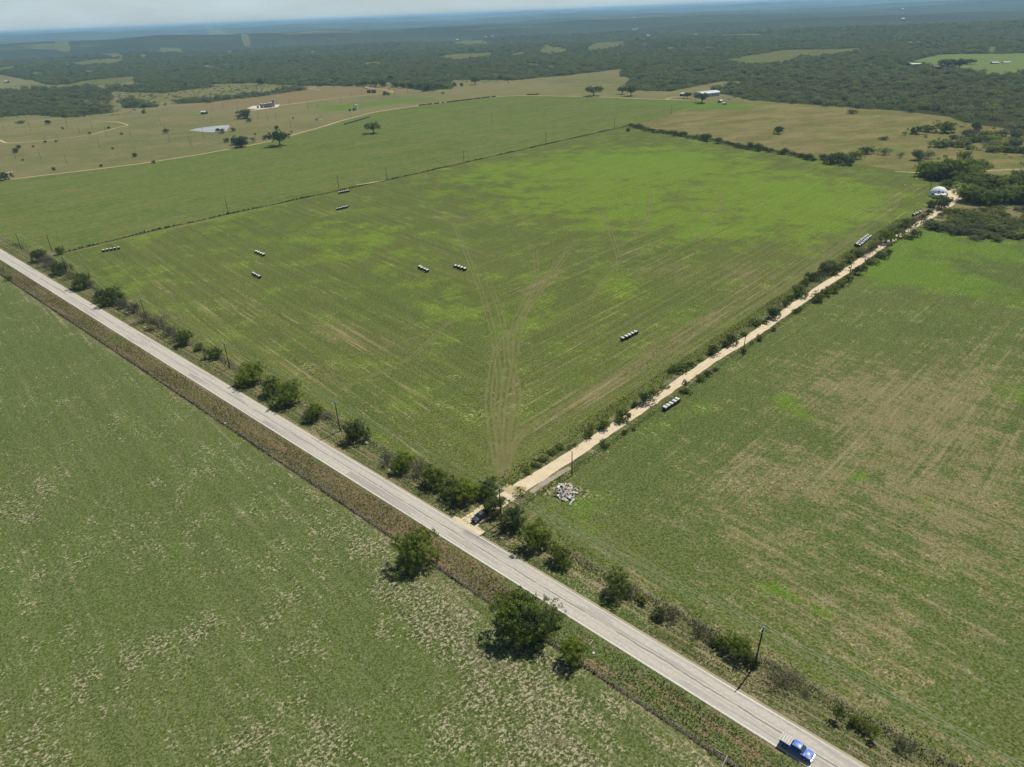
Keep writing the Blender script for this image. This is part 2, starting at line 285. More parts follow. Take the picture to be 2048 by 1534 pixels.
def foliage_mat(name, c1, c2, c3, vary=.35):
    t = NT(name, .7); t.b.inputs['Specular IOR Level'].default_value = .25; oi = t.n.new('ShaderNodeObjectInfo')
    tn = t.attr('tone'); c = t.mix(t.SS(tn, .1, .9), c1, c2); rb = t.M('FRACT', t.M('MULTIPLY', oi.outputs['Random'], 7.31)); c = t.mix(1.0, c, t.mix(rb, (.46, .54, .64, 1), (1.48, 1.38, 1.05, 1)), 'MULTIPLY')
    c = t.mix(t.M('MULTIPLY', oi.outputs['Random'], vary), c, c3)
    ln = t.noise(oi.outputs['Location'], .006, 3, .6); c = t.mix(t.M('MULTIPLY', t.SS(ln, .4, .62), vary), c, c3)
    t.col(c); tr = t.n.new('ShaderNodeBsdfTranslucent'); t.t.links.new(c, tr.inputs[0]); mx = t.n.new('ShaderNodeMixShader'); mx.inputs[0].default_value = .44
    t.t.links.new(t.b.outputs[0], mx.inputs[1]); t.t.links.new(tr.outputs[0], mx.inputs[2]); t.t.links.new(mx.outputs[0], t.out.inputs[0]); return t.m
f_green = foliage_mat('green_leaves', (.110, .165, .012, 1), (.290, .370, .036, 1), (.070, .095, .028, 1))
f_dark = foliage_mat('dark_leaves', (.080, .118, .020, 1), (.190, .250, .046, 1), (.060, .075, .032, 1))
f_grey = foliage_mat('grey_olive_brush', (.105, .110, .068, 1), (.19, .185, .125, 1), (.14, .12, .09, 1))
f_lime = foliage_mat('lime_leaves', (.12, .175, .035, 1), (.22, .29, .07, 1), (.10, .14, .03, 1))
f_bush = foliage_mat('olive_bush_leaves', (.115, .155, .026, 1), (.255, .315, .064, 1), (.13, .14, .05, 1))
f_wood = foliage_mat('woodland_leaves', (.095, .145, .034, 1), (.230, .290, .080, 1), (.200, .215, .095, 1), .75)
f_dead = foliage_mat('dead_grass_blades', (.110, .092, .064, 1), (.21, .178, .125, 1), (.12, .12, .05, 1), .6)
f_thatch = foliage_mat('dark_thatch', (.055, .05, .022, 1), (.12, .095, .05, 1), (.08, .05, .03, 1), .6)
m_bark = plain('bark', (.09, .075, .058, 1), .95, var=.4, scale=2)
m_pole = plain('weathered_pole_wood', (.05, .04, .032, 1), .9, var=.35, scale=1.5)
m_greypole = plain('grey_crossarm_wood', (.46, .44, .40, 1), .85, var=.2)
m_ins = plain('grey_insulator', (.35, .37, .4, 1), .3, var=.1)
m_wire = plain('bright_conductor', (.8, .8, .8, 1), .5, .2, var=.05, scale=.1)
m_hay = plain('pale_bale_wrap', (.50, .50, .44, 1), .7, var=.12, scale=2.5); m_hayend = plain('shaded_bale_end', (.045, .042, .036, 1), .95, var=.3, scale=6)  # bale ends near black, their shade put into the colour
m_dhay = plain('dark_old_hay', (.085, .078, .058, 1), .95, var=.35, scale=2); m_whay = plain('white_net_wrap', (.50, .50, .49, 1), .6, var=.08, scale=2)
m_tin = plain('pale_metal_roof', (.50, .51, .52, 1), .5, .0, var=.08, scale=.4); m_tin2 = plain('light_grey_metal_wall', (.42, .44, .45, 1), .6, var=.12, scale=.3)
m_darkw = plain('dark_opening', (.03, .03, .03, 1), .8, var=.2); m_brownw = plain('brown_wall', (.12, .075, .06, 1), .8, var=.2)
m_dome = plain('white_dome_shell', (.72, .73, .72, 1), .7, var=.1, scale=.5); m_tank = plain('tan_tank_steel', (.26, .22, .165, 1), .6, var=.12, scale=.3); m_tanktop = plain('pale_tank_lid', (.62, .60, .56, 1), .6, var=.08)
m_concrete = plain('pale_concrete', (.52, .49, .43, 1), .9, var=.15, scale=.5); m_debris = plain('bleached_timber', (.42, .38, .35, 1), .9, var=.4, scale=1.5); m_debrisd = plain('dark_rubbish', (.07, .065, .07, 1), .8, var=.5, scale=1.2); m_debrisw = plain('white_rubbish', (.62, .62, .63, 1), .6, var=.1)
m_debriso = plain('tan_rubbish', (.45, .34, .22, 1), .9, var=.3)
# ---------------------------------------------------------------- terrain
WOODS = [
 [(-600, 132), (0, 150), (60, 158), (100, 169), (180, 166), (268, 152), (274, 165), (420, 168), (512, 166), (600, 172), (700, 172), (760, 166), (800, 161), (930, 160), (1024, 160), (1060, 157), (1140, 150), (1222, 140), (1262, 136), (1237, 150), (1262, 158), (1250, 180), (1340, 183), (1400, 171), (1440, 163), (1503, 162), (1420, 178), (1440, 187), (1500, 200), (1536, 203), (1600, 208), (1700, 215), (1800, 222), (1900, 234), (1920, 243), (1960, 250), (2000, 255), (2060, 268), (2900, 420), (2900, -400), (-600, -400)],
 [(-300, 192), (20, 192), (60, 197), (150, 201), (222, 211), (222, 226), (135, 236), (60, 229), (0, 235), (-300, 250)],
 [(-300, 178), (0, 181), (60, 180), (105, 174), (190, 173), (224, 182), (222, 202), (175, 200), (110, 193), (0, 199), (-300, 205)],
 [(236, 202), (262, 199), (318, 211), (318, 214), (250, 217)], [(346, 208), (380, 199), (480, 192), (575, 176), (608, 173), (608, 180), (520, 193), (420, 205)],
 [(212, 172), (300, 168), (420, 167), (425, 173), (330, 186), (250, 184), (218, 182)], [(780, 163), (900, 160), (905, 176), (850, 182), (790, 172)]]
CLEAR = [[(1462, 117), (1560, 100), (1720, 96), (1724, 104), (1640, 110), (1580, 122), (1540, 130), (1440, 124)],
 [(1172, 96), (1200, 80), (1255, 73), (1256, 84), (1230, 95), (1180, 100)], [(1078, 104), (1092, 82), (1098, 92), (1132, 94), (1134, 104), (1090, 108)],
 [(1000, 110), (1052, 100), (1050, 110)], [(872, 114), (900, 105), (985, 102), (985, 112), (900, 116)], [(288, 105), (320, 94), (365, 93), (368, 103), (330, 106)],
 [(80, 132), (180, 118), (250, 115), (250, 122), (150, 130)], [(0, 142), (40, 130), (42, 137), (0, 148)], [(90, 178), (170, 160), (268, 150), (272, 160), (240, 168), (170, 172)],
 [(1970, 106), (1972, 97), (1992, 92), (1996, 104)], [(1400, 62), (1520, 68), (1540, 74), (1410, 72)], [(20, 100), (90, 88), (120, 88), (40, 100)], [(1260, 72), (1310, 68), (1312, 76), (1262, 77)], [(410, 55), (470, 71), (470, 75), (420, 73)],
 [(900, 78), (935, 74), (990, 76), (935, 82)], [(272, 120), (300, 114), (302, 121), (275, 124)], [(446, 98), (462, 90), (466, 100), (452, 106)]]
_r = random.Random(11)
for _ in range(70):
    cx, cy = _r.uniform(-60, 2100), 84 + 66 * _r.random() ** 1.2
    if cy > 125 and cx > 1200: continue
    a_, b_ = _r.uniform(5, 26) * (1.2 if cy < 90 else 1), _r.uniform(1.4, 3.6)
    CLEAR.append([(cx + a_ * math.cos(k * .785) * _r.uniform(.6, 1.2), cy + b_ * math.sin(k * .785) * _r.uniform(.6, 1.3)) for k in range(8)])
GREEN = [[(1812, 125), (1880, 109), (2200, 105), (2200, 150), (2048, 146), (1985, 150), (1930, 140), (1880, 135)]]
UPF = [(-900, 470), (-900, 430), (0, 364), (270, 330), (400, 310), (550, 282), (640, 258), (745, 226), (900, 204), (1040, 191), (1180, 194), (1420, 204), (1256, 252), (130, 505), (60, 500), (0, 470)]
BROWN = [(1256, 252), (1420, 204), (1536, 203), (1700, 215), (1900, 235), (2100, 275), (2600, 420), (2400, 460), (2060, 350), (1830, 345), (1650, 325), (1480, 294)]
PLOUGH = [(335, 214), (610, 178), (770, 168), (900, 178), (760, 188), (550, 212), (520, 216), (430, 220)]
th = np.concatenate([np.arange(45, 135, .28), np.arange(135, 405, 3.0)]); th = np.radians(th)
rr = np.concatenate([[25, 60], 100 * 1.0125 ** np.arange(0, 506)])
RR, TT = np.meshgrid(rr, th, indexing='ij'); TX = RR * np.cos(TT); TY = RR * np.sin(TT)
def blobs(x, y, L):   # (px,py,radius u,radius v,weight) metres
    s = np.zeros(np.shape(x))
    for px, py, ru, rv, wt in L:
        c = G(px, py); du, dv = uv(x - c[0], y - c[1]); s = s + wt * np.exp(-(du / ru) ** 2 - (dv / rv) ** 2)
    return s
def terrain():
    tx, ty = TX.ravel(), TY.ravel(); z = hgt(tx, ty); z = np.where(np.hypot(tx, ty) < 1600, 0, z)
    px, py, dep = P(tx, ty, 0 * tx); front = dep > 5; px = np.where(front, np.clip(px, -5000, 7000), -9e3); py = np.where(front, np.clip(py, -300, 9000), 9e3)
    U = lambda L: np.clip(np.max([sdist(px, py, p) for p in L], 0), -30, 30)
    wood = U(WOODS); a = dict(sd_wood=wood, sd_clear=U(CLEAR), sd_green=U(GREEN), sd_up=np.clip(sdist(px, py, UPF), -30, 30), sd_brown=U([BROWN]), sd_plough=U([PLOUGH]))
    r = np.hypot(tx, ty); a['far'] = np.clip((r - 3900) / 500, 0, 1)
    a['lush'] = blobs(tx, ty, [(700, 215, 40, 70, .9), (820, 200, 60, 60, .8), (640, 212, 60, 30, .6), (390, 230, 40, 16, .8), (60, 330, 30, 40, .5), (1440, 212, 60, 60, .9), (1560, 320, 60, 30, .6), (1800, 305, 60, 30, .7), (1280, 205, 90, 40, .5), (620, 335, 60, 80, .4), (450, 272, 40, 40, .4)])
    a['dry'] = blobs(tx, ty, [(700, 180, 50, 90, .6), (170, 376, 18, 30, .45), (320, 360, 25, 20, .3), (1500, 245, 60, 60, .5), (900, 175, 100, 60, .5), (1150, 165, 90, 80, .4), (140, 375, 8, 40, .25), (640, 232, 30, 10, .3)])
    n, k = TX.shape; ii = np.arange(n * k).reshape(n, k); i2 = np.roll(ii, -1, 1)
    Fq = np.stack([ii[:-1], ii[1:], i2[1:], i2[:-1]], -1).reshape(-1, 4)
    me = npmesh('ground', np.stack([tx, ty, z], -1), Fq, terrain_mat(), a, True)
    tag(link(bpy.data.objects.new('ground', me)), kind='structure')
terrain()
# ---------------------------------------------------------------- near fields, verges, roads
def sheet(name, u0, u1, v0, v1, z, mat, step=4.0, cuts=(), dry=(), lush=(), bare=(), base=(0, 0, 0), edge=None):
    bm = bmesh.new(); nu = max(1, int((u1 - u0) / step)); nv = max(1, int((v1 - v0) / step))
    us = np.linspace(u0, u1, nu + 1); vs = np.linspace(v0, v1, nv + 1); g = [[bm.verts.new(UV(a, b, z)) for b in vs] for a in us]
    for i in range(nu):
        for j in range(nv): bm.faces.new([g[i][j], g[i + 1][j], g[i + 1][j + 1], g[i][j + 1]])
    for (a, b, ref) in cuts:   # cut by the vertical plane through ground points a,b; keep the side of ref
        a, b, ref = Vector(G(*a)), Vector(G(*b)), Vector(G(*ref)); nrm = Vector((-(b - a).y, (b - a).x, 0)).normalized()
        if (ref - a).dot(nrm) > 0: nrm = -nrm
        a.z = z; bmesh.ops.bisect_plane(bm, geom=bm.verts[:] + bm.edges[:] + bm.faces[:], plane_co=a, plane_no=nrm, clear_outer=True)
    me = bpy.data.meshes.new(name); bm.to_mesh(me); bm.free(); n = len(me.vertices); co = np.zeros(n * 3); me.vertices.foreach_get('co', co); co = co.reshape(-1, 3)
    for k, L, b0 in (('dry', dry, base[0]), ('lush', lush, base[1]), ('bare', bare, base[2])):
        at = me.attributes.new(k, 'FLOAT', 'POINT'); vv = blobs(co[:, 0], co[:, 1], L) + b0
        if name == 'lower_verge' and k == 'lush': vv = vv + .55 * np.exp(-((uv(co[:, 0], co[:, 1])[1] - 90.4) / 1.3) ** 2)
        if edge and k == 'dry': vv = vv + edge[2] * np.exp(-((uv(co[:, 0], co[:, 1])[1] - edge[0]) / edge[1]) ** 2)
        at.data.foreach_set('value', vv.astype(np.float32))
    me.materials.append(mat); return tag(link(bpy.data.objects.new(name, me)), kind='structure')
sheet('near_field', -760, 300, -200, 82.6, .02, g_near, 3, base=(.05, 0, .0), edge=(83, 4.5, .75),
      dry=[(880, 1180, 14, 5, .5), (1130, 1440, 20, 5, .6), (100, 960, 10, 8, .4), (350, 900, 12, 8, .3)],
      lush=[(480, 870, 16, 3, .6), (1300, 1500, 20, 4, .3)],
      bare=[(900, 1250, 24, 9, .36), (1150, 1450, 26, 9, .44), (1000, 1500, 24, 10, .3), (620, 1480, 14, 10, .25), (100, 1480, 12, 12, .25), (300, 1300, 10, 14, .25), (600, 1250, 12, 10, .2), (750, 1100, 26, 6, .35), (300, 1050, 12, 14, .22), (80, 1000, 16, 12, .2), (450, 1500, 12, 6, .3)])
sheet('meadow', -486, -117, 108.5, 740, .02, g_main, 4, edge=(108, 5, .5), cuts=[((1256, 251), (1830, 346), (1000, 600))], base=(.0, .12, .0),
      lush=[(1300, 330, 90, 90, .8), (1150, 400, 70, 60, .5), (1600, 390, 60, 60, .75), (1400, 450, 50, 40, .5), (1000, 340, 50, 60, .35), (700, 480, 60, 40, .35), (400, 440, 20, 60, .5), (900, 600, 30, 20, .3), (1180, 560, 30, 30, .3), (240, 560, 20, 14, .4), (1650, 440, 30, 50, .4), (1050, 650, 20, 14, .25)],
      dry=[(650, 660, 26, 16, .55), (760, 690, 22, 14, .5), (1100, 560, 10, 26, .7), (1330, 540, 16, 24, .7), (1480, 540, 16, 16, .6), (1280, 500, 6, 40, .4), (900, 500, 30, 14, .4), (1500, 590, 8, 80, .5), (1350, 690, 8, 60, .5), (1180, 800, 9, 40, .5), (640, 750, 20, 8, .7), (950, 440, 30, 20, .35), (300, 560, 30, 12, .4), (1020, 780, 10, 14, .4), (1440, 420, 14, 20, .5), (450, 600, 40, 16, .35), (840, 800, 20, 10, .3), (1350, 345, 20, 30, .2), (1760, 410, 12, 50, .6)],
      bare=[(1000, 800, 14, 18, .35), (1020, 700, 10, 26, .25), (860, 880, 26, 6, .2), (620, 740, 16, 6, .35), (1100, 570, 3, 8, .4)])
sheet('dry_meadow', -107.3, 620, 108.5, 520, .02, g_right, 4, edge=(108, 5, .6), cuts=[((1820, 452), (2048, 470), (1700, 900))], base=(.08, .0, .0),
      dry=[(1900, 800, 30, 40, .6), (1750, 850, 22, 30, .6), (1500, 950, 18, 16, .6), (1600, 1150, 16, 16, .5), (1450, 1040, 16, 8, .45), (1900, 1050, 26, 20, .55), (1750, 1000, 22, 20, .4), (2000, 950, 20, 26, .45), (1980, 1250, 14, 12, .4), (1800, 1350, 10, 10, .35), (1650, 760, 20, 26, .4), (1300, 1040, 10, 5, .35), (1700, 1250, 14, 10, .5), (2000, 720, 24, 24, .3), (1250, 900, 6, 14, .2)],
      lush=[(1900, 490, 60, 26, .7), (1780, 540, 20, 30, .8), (1160, 1000, 8, 8, .6), (1430, 800, 6, 40, .15), (1570, 800, 4, 5, .9), (1600, 830, 5, 5, .8), (1720, 955, 3, 4, 1.1), (1860, 1010, 5, 3, 1.0), (1550, 1175, 5, 3, 1.0), (1640, 1220, 4, 3, .9), (1950, 570, 40, 20, .7), (1935, 630, 8, 8, .6), (2040, 790, 8, 10, .6), (1350, 840, 6, 20, .2), (1180, 1060, 10, 5, .4)], bare=[(1130, 985, 4, 3, 1.2), (1160, 990, 3, 2.5, .8), (1090, 985, 4, 2, .9), (1215, 905, 3, 4, .6), (1500, 950, 16, 16, .15)])
sheet('upper_verge', -900, 420, 97.55, 108.5, .03, g_verge, 2.2, base=(.12, .12, .12), dry=[(640, 770, 30, 3, .2)], lush=[(130, 505, 16, 3, .7), (1500, 1440, 30, 2, .8), (760, 900, 14, 3, .4), (1200, 1190, 16, 2, .8)])
sheet('lower_verge', -900, 420, 82.6, 91.2, .03, g_verge2, 2.2, base=(.12, .1, .05), lush=[(1100, 1200, 60, 3, .4), (1250, 1330, 30, 4, 1.0), (1400, 1440, 26, 3, .8), (230, 680, 9, 2.4, .9), (640, 920, 4, 2, .7), (820, 1000, 6, 2, .5), (20, 530, 12, 2, .6), (1160, 1290, 10, 2, .6)], dry=[(740, 1000, 60, 3, .35)])
sheet('lane_verge', -117, -107.3, 100, 480, .026, g_verge, 2.5, base=(.12, .25, .0), dry=[(1200, 830, 4, 40, .3)], lush=[(1600, 600, 6, 60, .3), (1260, 870, 3, 50, .6)])
def ribbon(name, pts, width, z, mat, kind='structure', sub=3.0, edge=True, jit=0.0, fol=False):
    P3 = [np.array(p[:2], float) for p in pts]; L = []
    for a, b in zip(P3, P3[1:]):
        n = max(1, int(np.linalg.norm(b - a) / sub)); L += [a + (b - a) * i / n for i in range(n)]
    L.append(P3[-1]); L = np.array(L)
    if len(P3) > 2:
        for _ in range(6): L[1:-1] = (L[:-2] + 2 * L[1:-1] + L[2:]) / 4
    d = np.gradient(L, axis=0); d /= np.linalg.norm(d, axis=1)[:, None] + 1e-9; nn = np.stack([-d[:, 1], d[:, 0]], -1)
    wv = np.interp(np.linspace(0, 1, len(L)), np.linspace(0, 1, len(np.atleast_1d(width))), np.atleast_1d(width)) if len(np.atleast_1d(width)) > 1 else np.full(len(L), float(np.atleast_1d(width)[0]))
    ks = (-.5, -.25, 0, .25, .5); V = []; E = []
    for k in ks:
        j = rng.normal(0, jit, (len(L), 1)) if abs(k) == .5 and jit else 0
        q = L + nn * (wv[:, None] * k + j); zz = (hgt(q[:, 0], q[:, 1]) if fol else 0) + z
        V.append(np.column_stack([q, np.full(len(L), 0.0) + zz])); E.append(np.full(len(L), {0: 1.0, .25: .85, .5: -.15}[abs(k)] if edge else 1.))
    m = len(L); Fq = [(c * m + i, (c + 1) * m + i, (c + 1) * m + i + 1, c * m + i + 1) for c in range(4) for i in range(m - 1)]
    Fq = [f[::-1] for f in Fq]
    me = npmesh(name, np.concatenate(V), Fq, mat, dict(edge=np.concatenate(E))); return tag(link(bpy.data.objects.new(name, me)), kind=kind)
def straight(name, u0, u1, v0, v1, z, mat, sub=10):
    return ribbon(name, [UV(u0, (v0 + v1) / 2), UV(u1, (v0 + v1) / 2)], v1 - v0, z, mat, sub=sub, edge=False)
straight('road', -900, 420, 91.0, 97.7, .06, m_road)
straight('edge_line', -900, 420, 91.22, 91.36, .065, m_white); straight('edge_line', -900, 420, 97.36, 97.5, .065, m_white)
for k in range(-70, 35):
    straight('centre_line', k * 12.2, k * 12.2 + 3, 94.28, 94.42, .066, m_yellow, 3)
straight('road_shoulder', -900, 420, 97.7, 98.2, .045, m_lane2).name = 'road_shoulder'
# gravel lane
ribbon('gravel_lane', [UV(-113.6, 97), UV(-113.8, 106), UV(-113.7, 118), UV(-112.8, 140)] + [G(*p) for p in ((1142, 912), (1240, 846), (1352, 770), (1440, 709), (1492, 680), (1560, 632), (1640, 576), (1700, 537), (1760, 494), (1820, 459), (1870, 427), (1895, 408), (1912, 392), (1908, 378))],
       [5.5, 4.2, 3.9, 4.0, 3.9, 4.0, 3.9, 4.0, 3.9, 3.9, 4.4, 8, 9], .045, m_gravel, edge=False, jit=.16)
ribbon('gravel_apron', [G(905, 1036), G(940, 1052), G(966, 1068)], [2, 3.5, 2], .05, m_gravel, edge=False, jit=.1)
ribbon('gravel_yard', [G(1904, 385), G(1925, 408), G(1985, 408), G(2048, 404)], [10, 8, 8, 3], .04, m_lane, jit=.3)
ribbon('gravel_yard', [G(1008, 972), G(1025, 985), G(1045, 990)], [4, 6, 4], .048, m_lane, jit=.2)
ribbon('soil_patch', [G(1062, 984), G(1100, 955), G(1140, 935)], [2.5, 3.5, 2.5], .035, m_soilp)
# dirt path across the pasture and the farm drive
ribbon('dirt_path', [G(*p) for p in ((-260, 388), (0, 361), (270, 329), (400, 309), (550, 281), (590, 268), (640, 255), (680, 242), (745, 225), (800, 216), (900, 203), (990, 193))], [3.6, 3.6, 3.2, 4.6, 4.8, 3.5], .05, m_lane, sub=5)
ribbon('dirt_path', [G(990, 193), G(1040, 191), G(1180, 193), G(1300, 198), G(1380, 200)], [4, 4, 5], .05, m_lane, sub=5)
ribbon('dirt_path', [G(1330, 199), G(1345, 194), G(1365, 193), G(1380, 195)], [5, 5], .055, m_lane, sub=4)
ribbon('dirt_path', [G(*p) for p in ((-200, 262), (0, 249), (230, 226), (335, 213), (430, 204), (610, 178), (640, 174))], 4, .05, m_lane2, sub=6)
ribbon('dirt_path', [G(*p) for p in ((500, 222), (560, 211), (650, 199), (740, 189), (790, 184), (770, 179), (735, 176), (728, 171))], [8, 6, 4, 5, 5, 4], .05, m_lane, sub=6)
ribbon('dirt_path', [G(*p) for p in ((610, 174), (660, 173), (712, 170))], 5, .05, m_lane, sub=6)
ribbon('dirt_path', [G(*p) for p in ((560, 170), (600, 172), (612, 177), (640, 179))], 5, .05, m_lane, sub=6)
ribbon('dirt_path', [G(*p) for p in ((0, 280), (12, 287), (60, 284), (130, 277), (185, 269), (235, 255), (260, 251), (238, 244), (190, 242))], [5, 3.2, 3, 4, 3, 4, 3], .05, m_lane, sub=5)
for q in (((18, 271), (104, 262)), ((20, 257), (52, 254)), ((330, 233), (395, 224)), ((390, 243), (460, 231)), ((240, 298), (275, 294)), ((365, 278), (385, 276)), ((450, 232), (480, 228)), ((755, 253), (900, 264)), ((900, 264), (1015, 277)), ((1035, 187), (1075, 180)), ((1075, 180), (1120, 170)), ((560, 226), (610, 229)), ((610, 229), (590, 236)), ((640, 233), (680, 240))):
    ribbon('faint_track', [G(*q[0]), G(*q[1])], 2.4, .045, m_faint, sub=5)
ribbon('red_dirt_path', [G(1790, 343), G(1850, 346)], [3, 6], .05, m_lane2); ribbon('red_dirt_path', [G(1960, 342), G(2048, 338), G(2200, 335)], 5, .05, m_lane2)
ribbon('dirt_patch', [G(712, 370), G(745, 365), G(775, 360)], [1.5, 5, 3], .04, m_lane)
# tyre tracks in the meadow
TR = [((1004, 955), (1000, 900), (992, 835), (1000, 760), (985, 660), (962, 580), (930, 500), (905, 440)), ((1006, 955), (1010, 880), (1018, 800), (1030, 720), (1036, 660), (1062, 600), (1105, 535), (1150, 480)),
      ((1002, 955), (985, 880), (975, 800), (990, 700), (1040, 640), (1090, 570), (1140, 500)), ((1005, 950), (1030, 860), (1036, 780), (1018, 700), (1030, 640), (1075, 560), (1070, 500)), ((1004, 955), (998, 880), (1006, 800), (1016, 740), (1012, 680), (1000, 620), (975, 560)),
      ((1008, 955), (1025, 890), (1060, 850), (1120, 815), (1200, 770), (1300, 700)), ((1008, 955), (1015, 905), (1045, 860), (1085, 838)), ((870, 600), (960, 580), (1060, 570), (1160, 525), (1290, 470), (1360, 440)),
      ((1180, 600), (1240, 520), (1205, 420)), ((1400, 480), (1430, 440), (1445, 410), (1440, 380)), ((1380, 440), (1440, 405), (1490, 400)), ((1500, 620), (1640, 520), (1740, 440), (1790, 400), (1775, 372), (1740, 360)), ((1560, 590), (1700, 480), (1790, 420), (1800, 390)),
      ((560, 770), (640, 730), (760, 700), (870, 660)), ((700, 770), (820, 720), (900, 640), (1000, 600)), ((1270, 470), (1300, 430), (1300, 380))]
for i, q in enumerate(TR):
    for s in (-1, 1):
        pts = [G(*p) for p in q]; pts = [p + np.array([s * .95 * 1.0, s * .3, 0]) for p in pts]; ribbon('tyre_track', pts, [1.5, 1.1, 1.3, .9], .028 + .0006 * i, m_track, sub=3, jit=.12)
for k, u_ in enumerate((-121.5, -124.5, -128, -133, -137, -143, -150, -158)): ribbon('mown_line', [UV(u_, 125), UV(u_ - .6, 240), UV(u_ - 2, 330 + 16 * (k % 3)), UV(u_ - 1, 430)], [.6, 1.1, 1.2, .5], .0402 + .0005 * k, m_mown, sub=4, jit=.1)
for k, (a, b) in enumerate([((1100, 1020), (1300, 1140)), ((1090, 1030), (1290, 1150)), ((1110, 1010), (1340, 1150)), ((1400, 1130), (1540, 1200))]):
    ribbon('tyre_track', [G(*a), G(*b)], .8, .03 + k * .0007, m_mown, sub=3, jit=.1)

for dv in (-.9, .9): ribbon('tyre_track', [UV(-900, 102.6 + dv), UV(300, 102.6 + dv)], .7, .038, m_ruts, sub=3)
# the pale pond, low ground cover and the pad of the tank battery
def flat_poly(name, pts, z, mat, kind='structure', rnd=0):
    bm = bmesh.new(); pp = [G(*p) for p in pts]; bm.faces.new([bm.verts.new((p[0], p[1], z)) for p in pp]); bmesh.ops.triangulate(bm, faces=bm.faces)
    bmesh.ops.recalc_face_normals(bm, faces=bm.faces)
    me = bpy.data.meshes.new(name); bm.to_mesh(me); bm.free(); me.materials.append(mat); return tag(link(bpy.data.objects.new(name, me)), kind=kind)
tp = NT('muddy_pond_water', .25); tp.b.inputs['Specular IOR Level'].default_value = .5; tp.col(tp.mix(tp.SS(tp.noise(tp.pos(), .05, 3), .4, .6), (.30, .31, .29, 1), (.38, .385, .35, 1)))
flat_poly('pond', ((378, 261), (392, 257), (420, 253), (457, 250), (460, 253), (452, 262), (440, 265), (410, 264)), .06, tp.m)
flat_poly('concrete_pad', ((494, 217), (505, 212), (560, 209), (556, 214), (520, 219)), .055, m_concrete)
# ---------------------------------------------------------------- haze
hz = bpy.data.materials.new('even_haze'); hz.use_nodes = True; n_ = hz.node_tree.nodes; n_.clear(); vo = n_.new('ShaderNodeVolumePrincipled'); ho = n_.new('ShaderNodeOutputMaterial')
vo.inputs['Color'].default_value = (.42, .72, 1.0, 1); vo.inputs['Density'].default_value = HAZE = .000075; vo.inputs['Anisotropy'].default_value = .1
hz.node_tree.links.new(vo.outputs[0], ho.inputs['Volume'])
b = MB(); b.box((0, 0, -8), (100000, 100000, 296)); o = b.build('haze', hz); tag(o, kind='stuff'); o['label'] = 'pale blue haze over the whole landscape'
# ---------------------------------------------------------------- vegetation prototypes (unit width)
def leaves(C, NR, n_per, spread, size, seed):   # small quads facing mostly outward from their lobe of the crown
    r = np.random.default_rng(seed); n = len(C) * n_per
    base = np.repeat(C, n_per, 0); tone = np.repeat(r.uniform(0, 1, len(C)), n_per) * .6 + r.uniform(0, .4, n)
    d = r.normal(0, 1, (n, 3)); d /= np.linalg.norm(d, axis=1)[:, None]; d *= (r.uniform(0, 1, (n, 1)) ** .5) * spread; c = base + d
    nr = np.repeat(NR, n_per, 0) * .95 + d / spread * .45 + r.normal(0, .42, (n, 3)); nr /= np.linalg.norm(nr, axis=1)[:, None]
    a = np.cross(nr, r.normal(0, 1, (n, 3))); a /= np.linalg.norm(a, axis=1)[:, None]; b_ = np.cross(nr, a); s = size * r.uniform(.6, 1.35, (n, 1)); a = a * s; b_ = b_ * s * .7
    V = np.stack([c - a, c - b_ * .9, c + a, c + b_], 1).reshape(-1, 3); V[:, 2] = np.maximum(V[:, 2], .01); return V, np.repeat(tone, 4)
def crown_pts(seed, n, kind):
    r = np.random.default_rng(seed); nb = dict(tree=15, bush=12, oak=16, tall=10)[kind]
    c = r.normal(0, 1, (nb, 3)); c /= np.linalg.norm(c, axis=1)[:, None]; c *= r.uniform(.5, .95, (nb, 1)) * .29; rad = r.uniform(.13, .22, nb); c[0] *= 0; rad[0] = .27
    if kind == 'tree':
        c[:, 2] = c[:, 2] * .9 + .46; k = r.integers(3, nb, 5); c[k, 2] = r.uniform(.14, .24, 5); c[k, :2] *= 1.2
    elif kind == 'bush': c[:, 2] = np.abs(c[:, 2]) * .8 + .16; rad[0] = .2
    elif kind == 'oak': c[:, :2] *= 1.12; c[:, 2] = c[:, 2] * .55 + .46 - .5 * (c[:, 0] ** 2 + c[:, 1] ** 2); rad *= .8
    elif kind == 'tall': c[:, :2] *= .7; c[:, 2] = c[:, 2] * 1.7 + .72; rad *= .85
    pick = r.choice(nb, n, p=rad ** 2 / (rad ** 2).sum()); d = r.normal(0, 1, (n, 3)); d[:, 2] += .25; d /= np.linalg.norm(d, axis=1)[:, None]
    p = c[pick] + d * rad[pick][:, None] * (r.uniform(0, 1, (n, 1)) ** .28) * np.where(r.uniform(0, 1, (n, 1)) < .05, 1.2, 1.0)
    q = np.percentile(np.abs(p[:, :2] - p[:, :2].mean(0)), 96); p[:, :2] = (p[:, :2] - p[:, :2].mean(0)) * (.46 / q)
    p[:, 2] = np.abs(p[:, 2]) + .02; return p, d
def crown(name, seed, ncl, nper, spread, size, kind, mat, up=.3):
    C, NR = crown_pts(seed, ncl, kind); V, tone = leaves(C, NR, nper, spread, size, seed + 1); Fq = np.arange(len(V)).reshape(-1, 4)
    return npmesh(name, V, Fq, mat, dict(tone=tone))
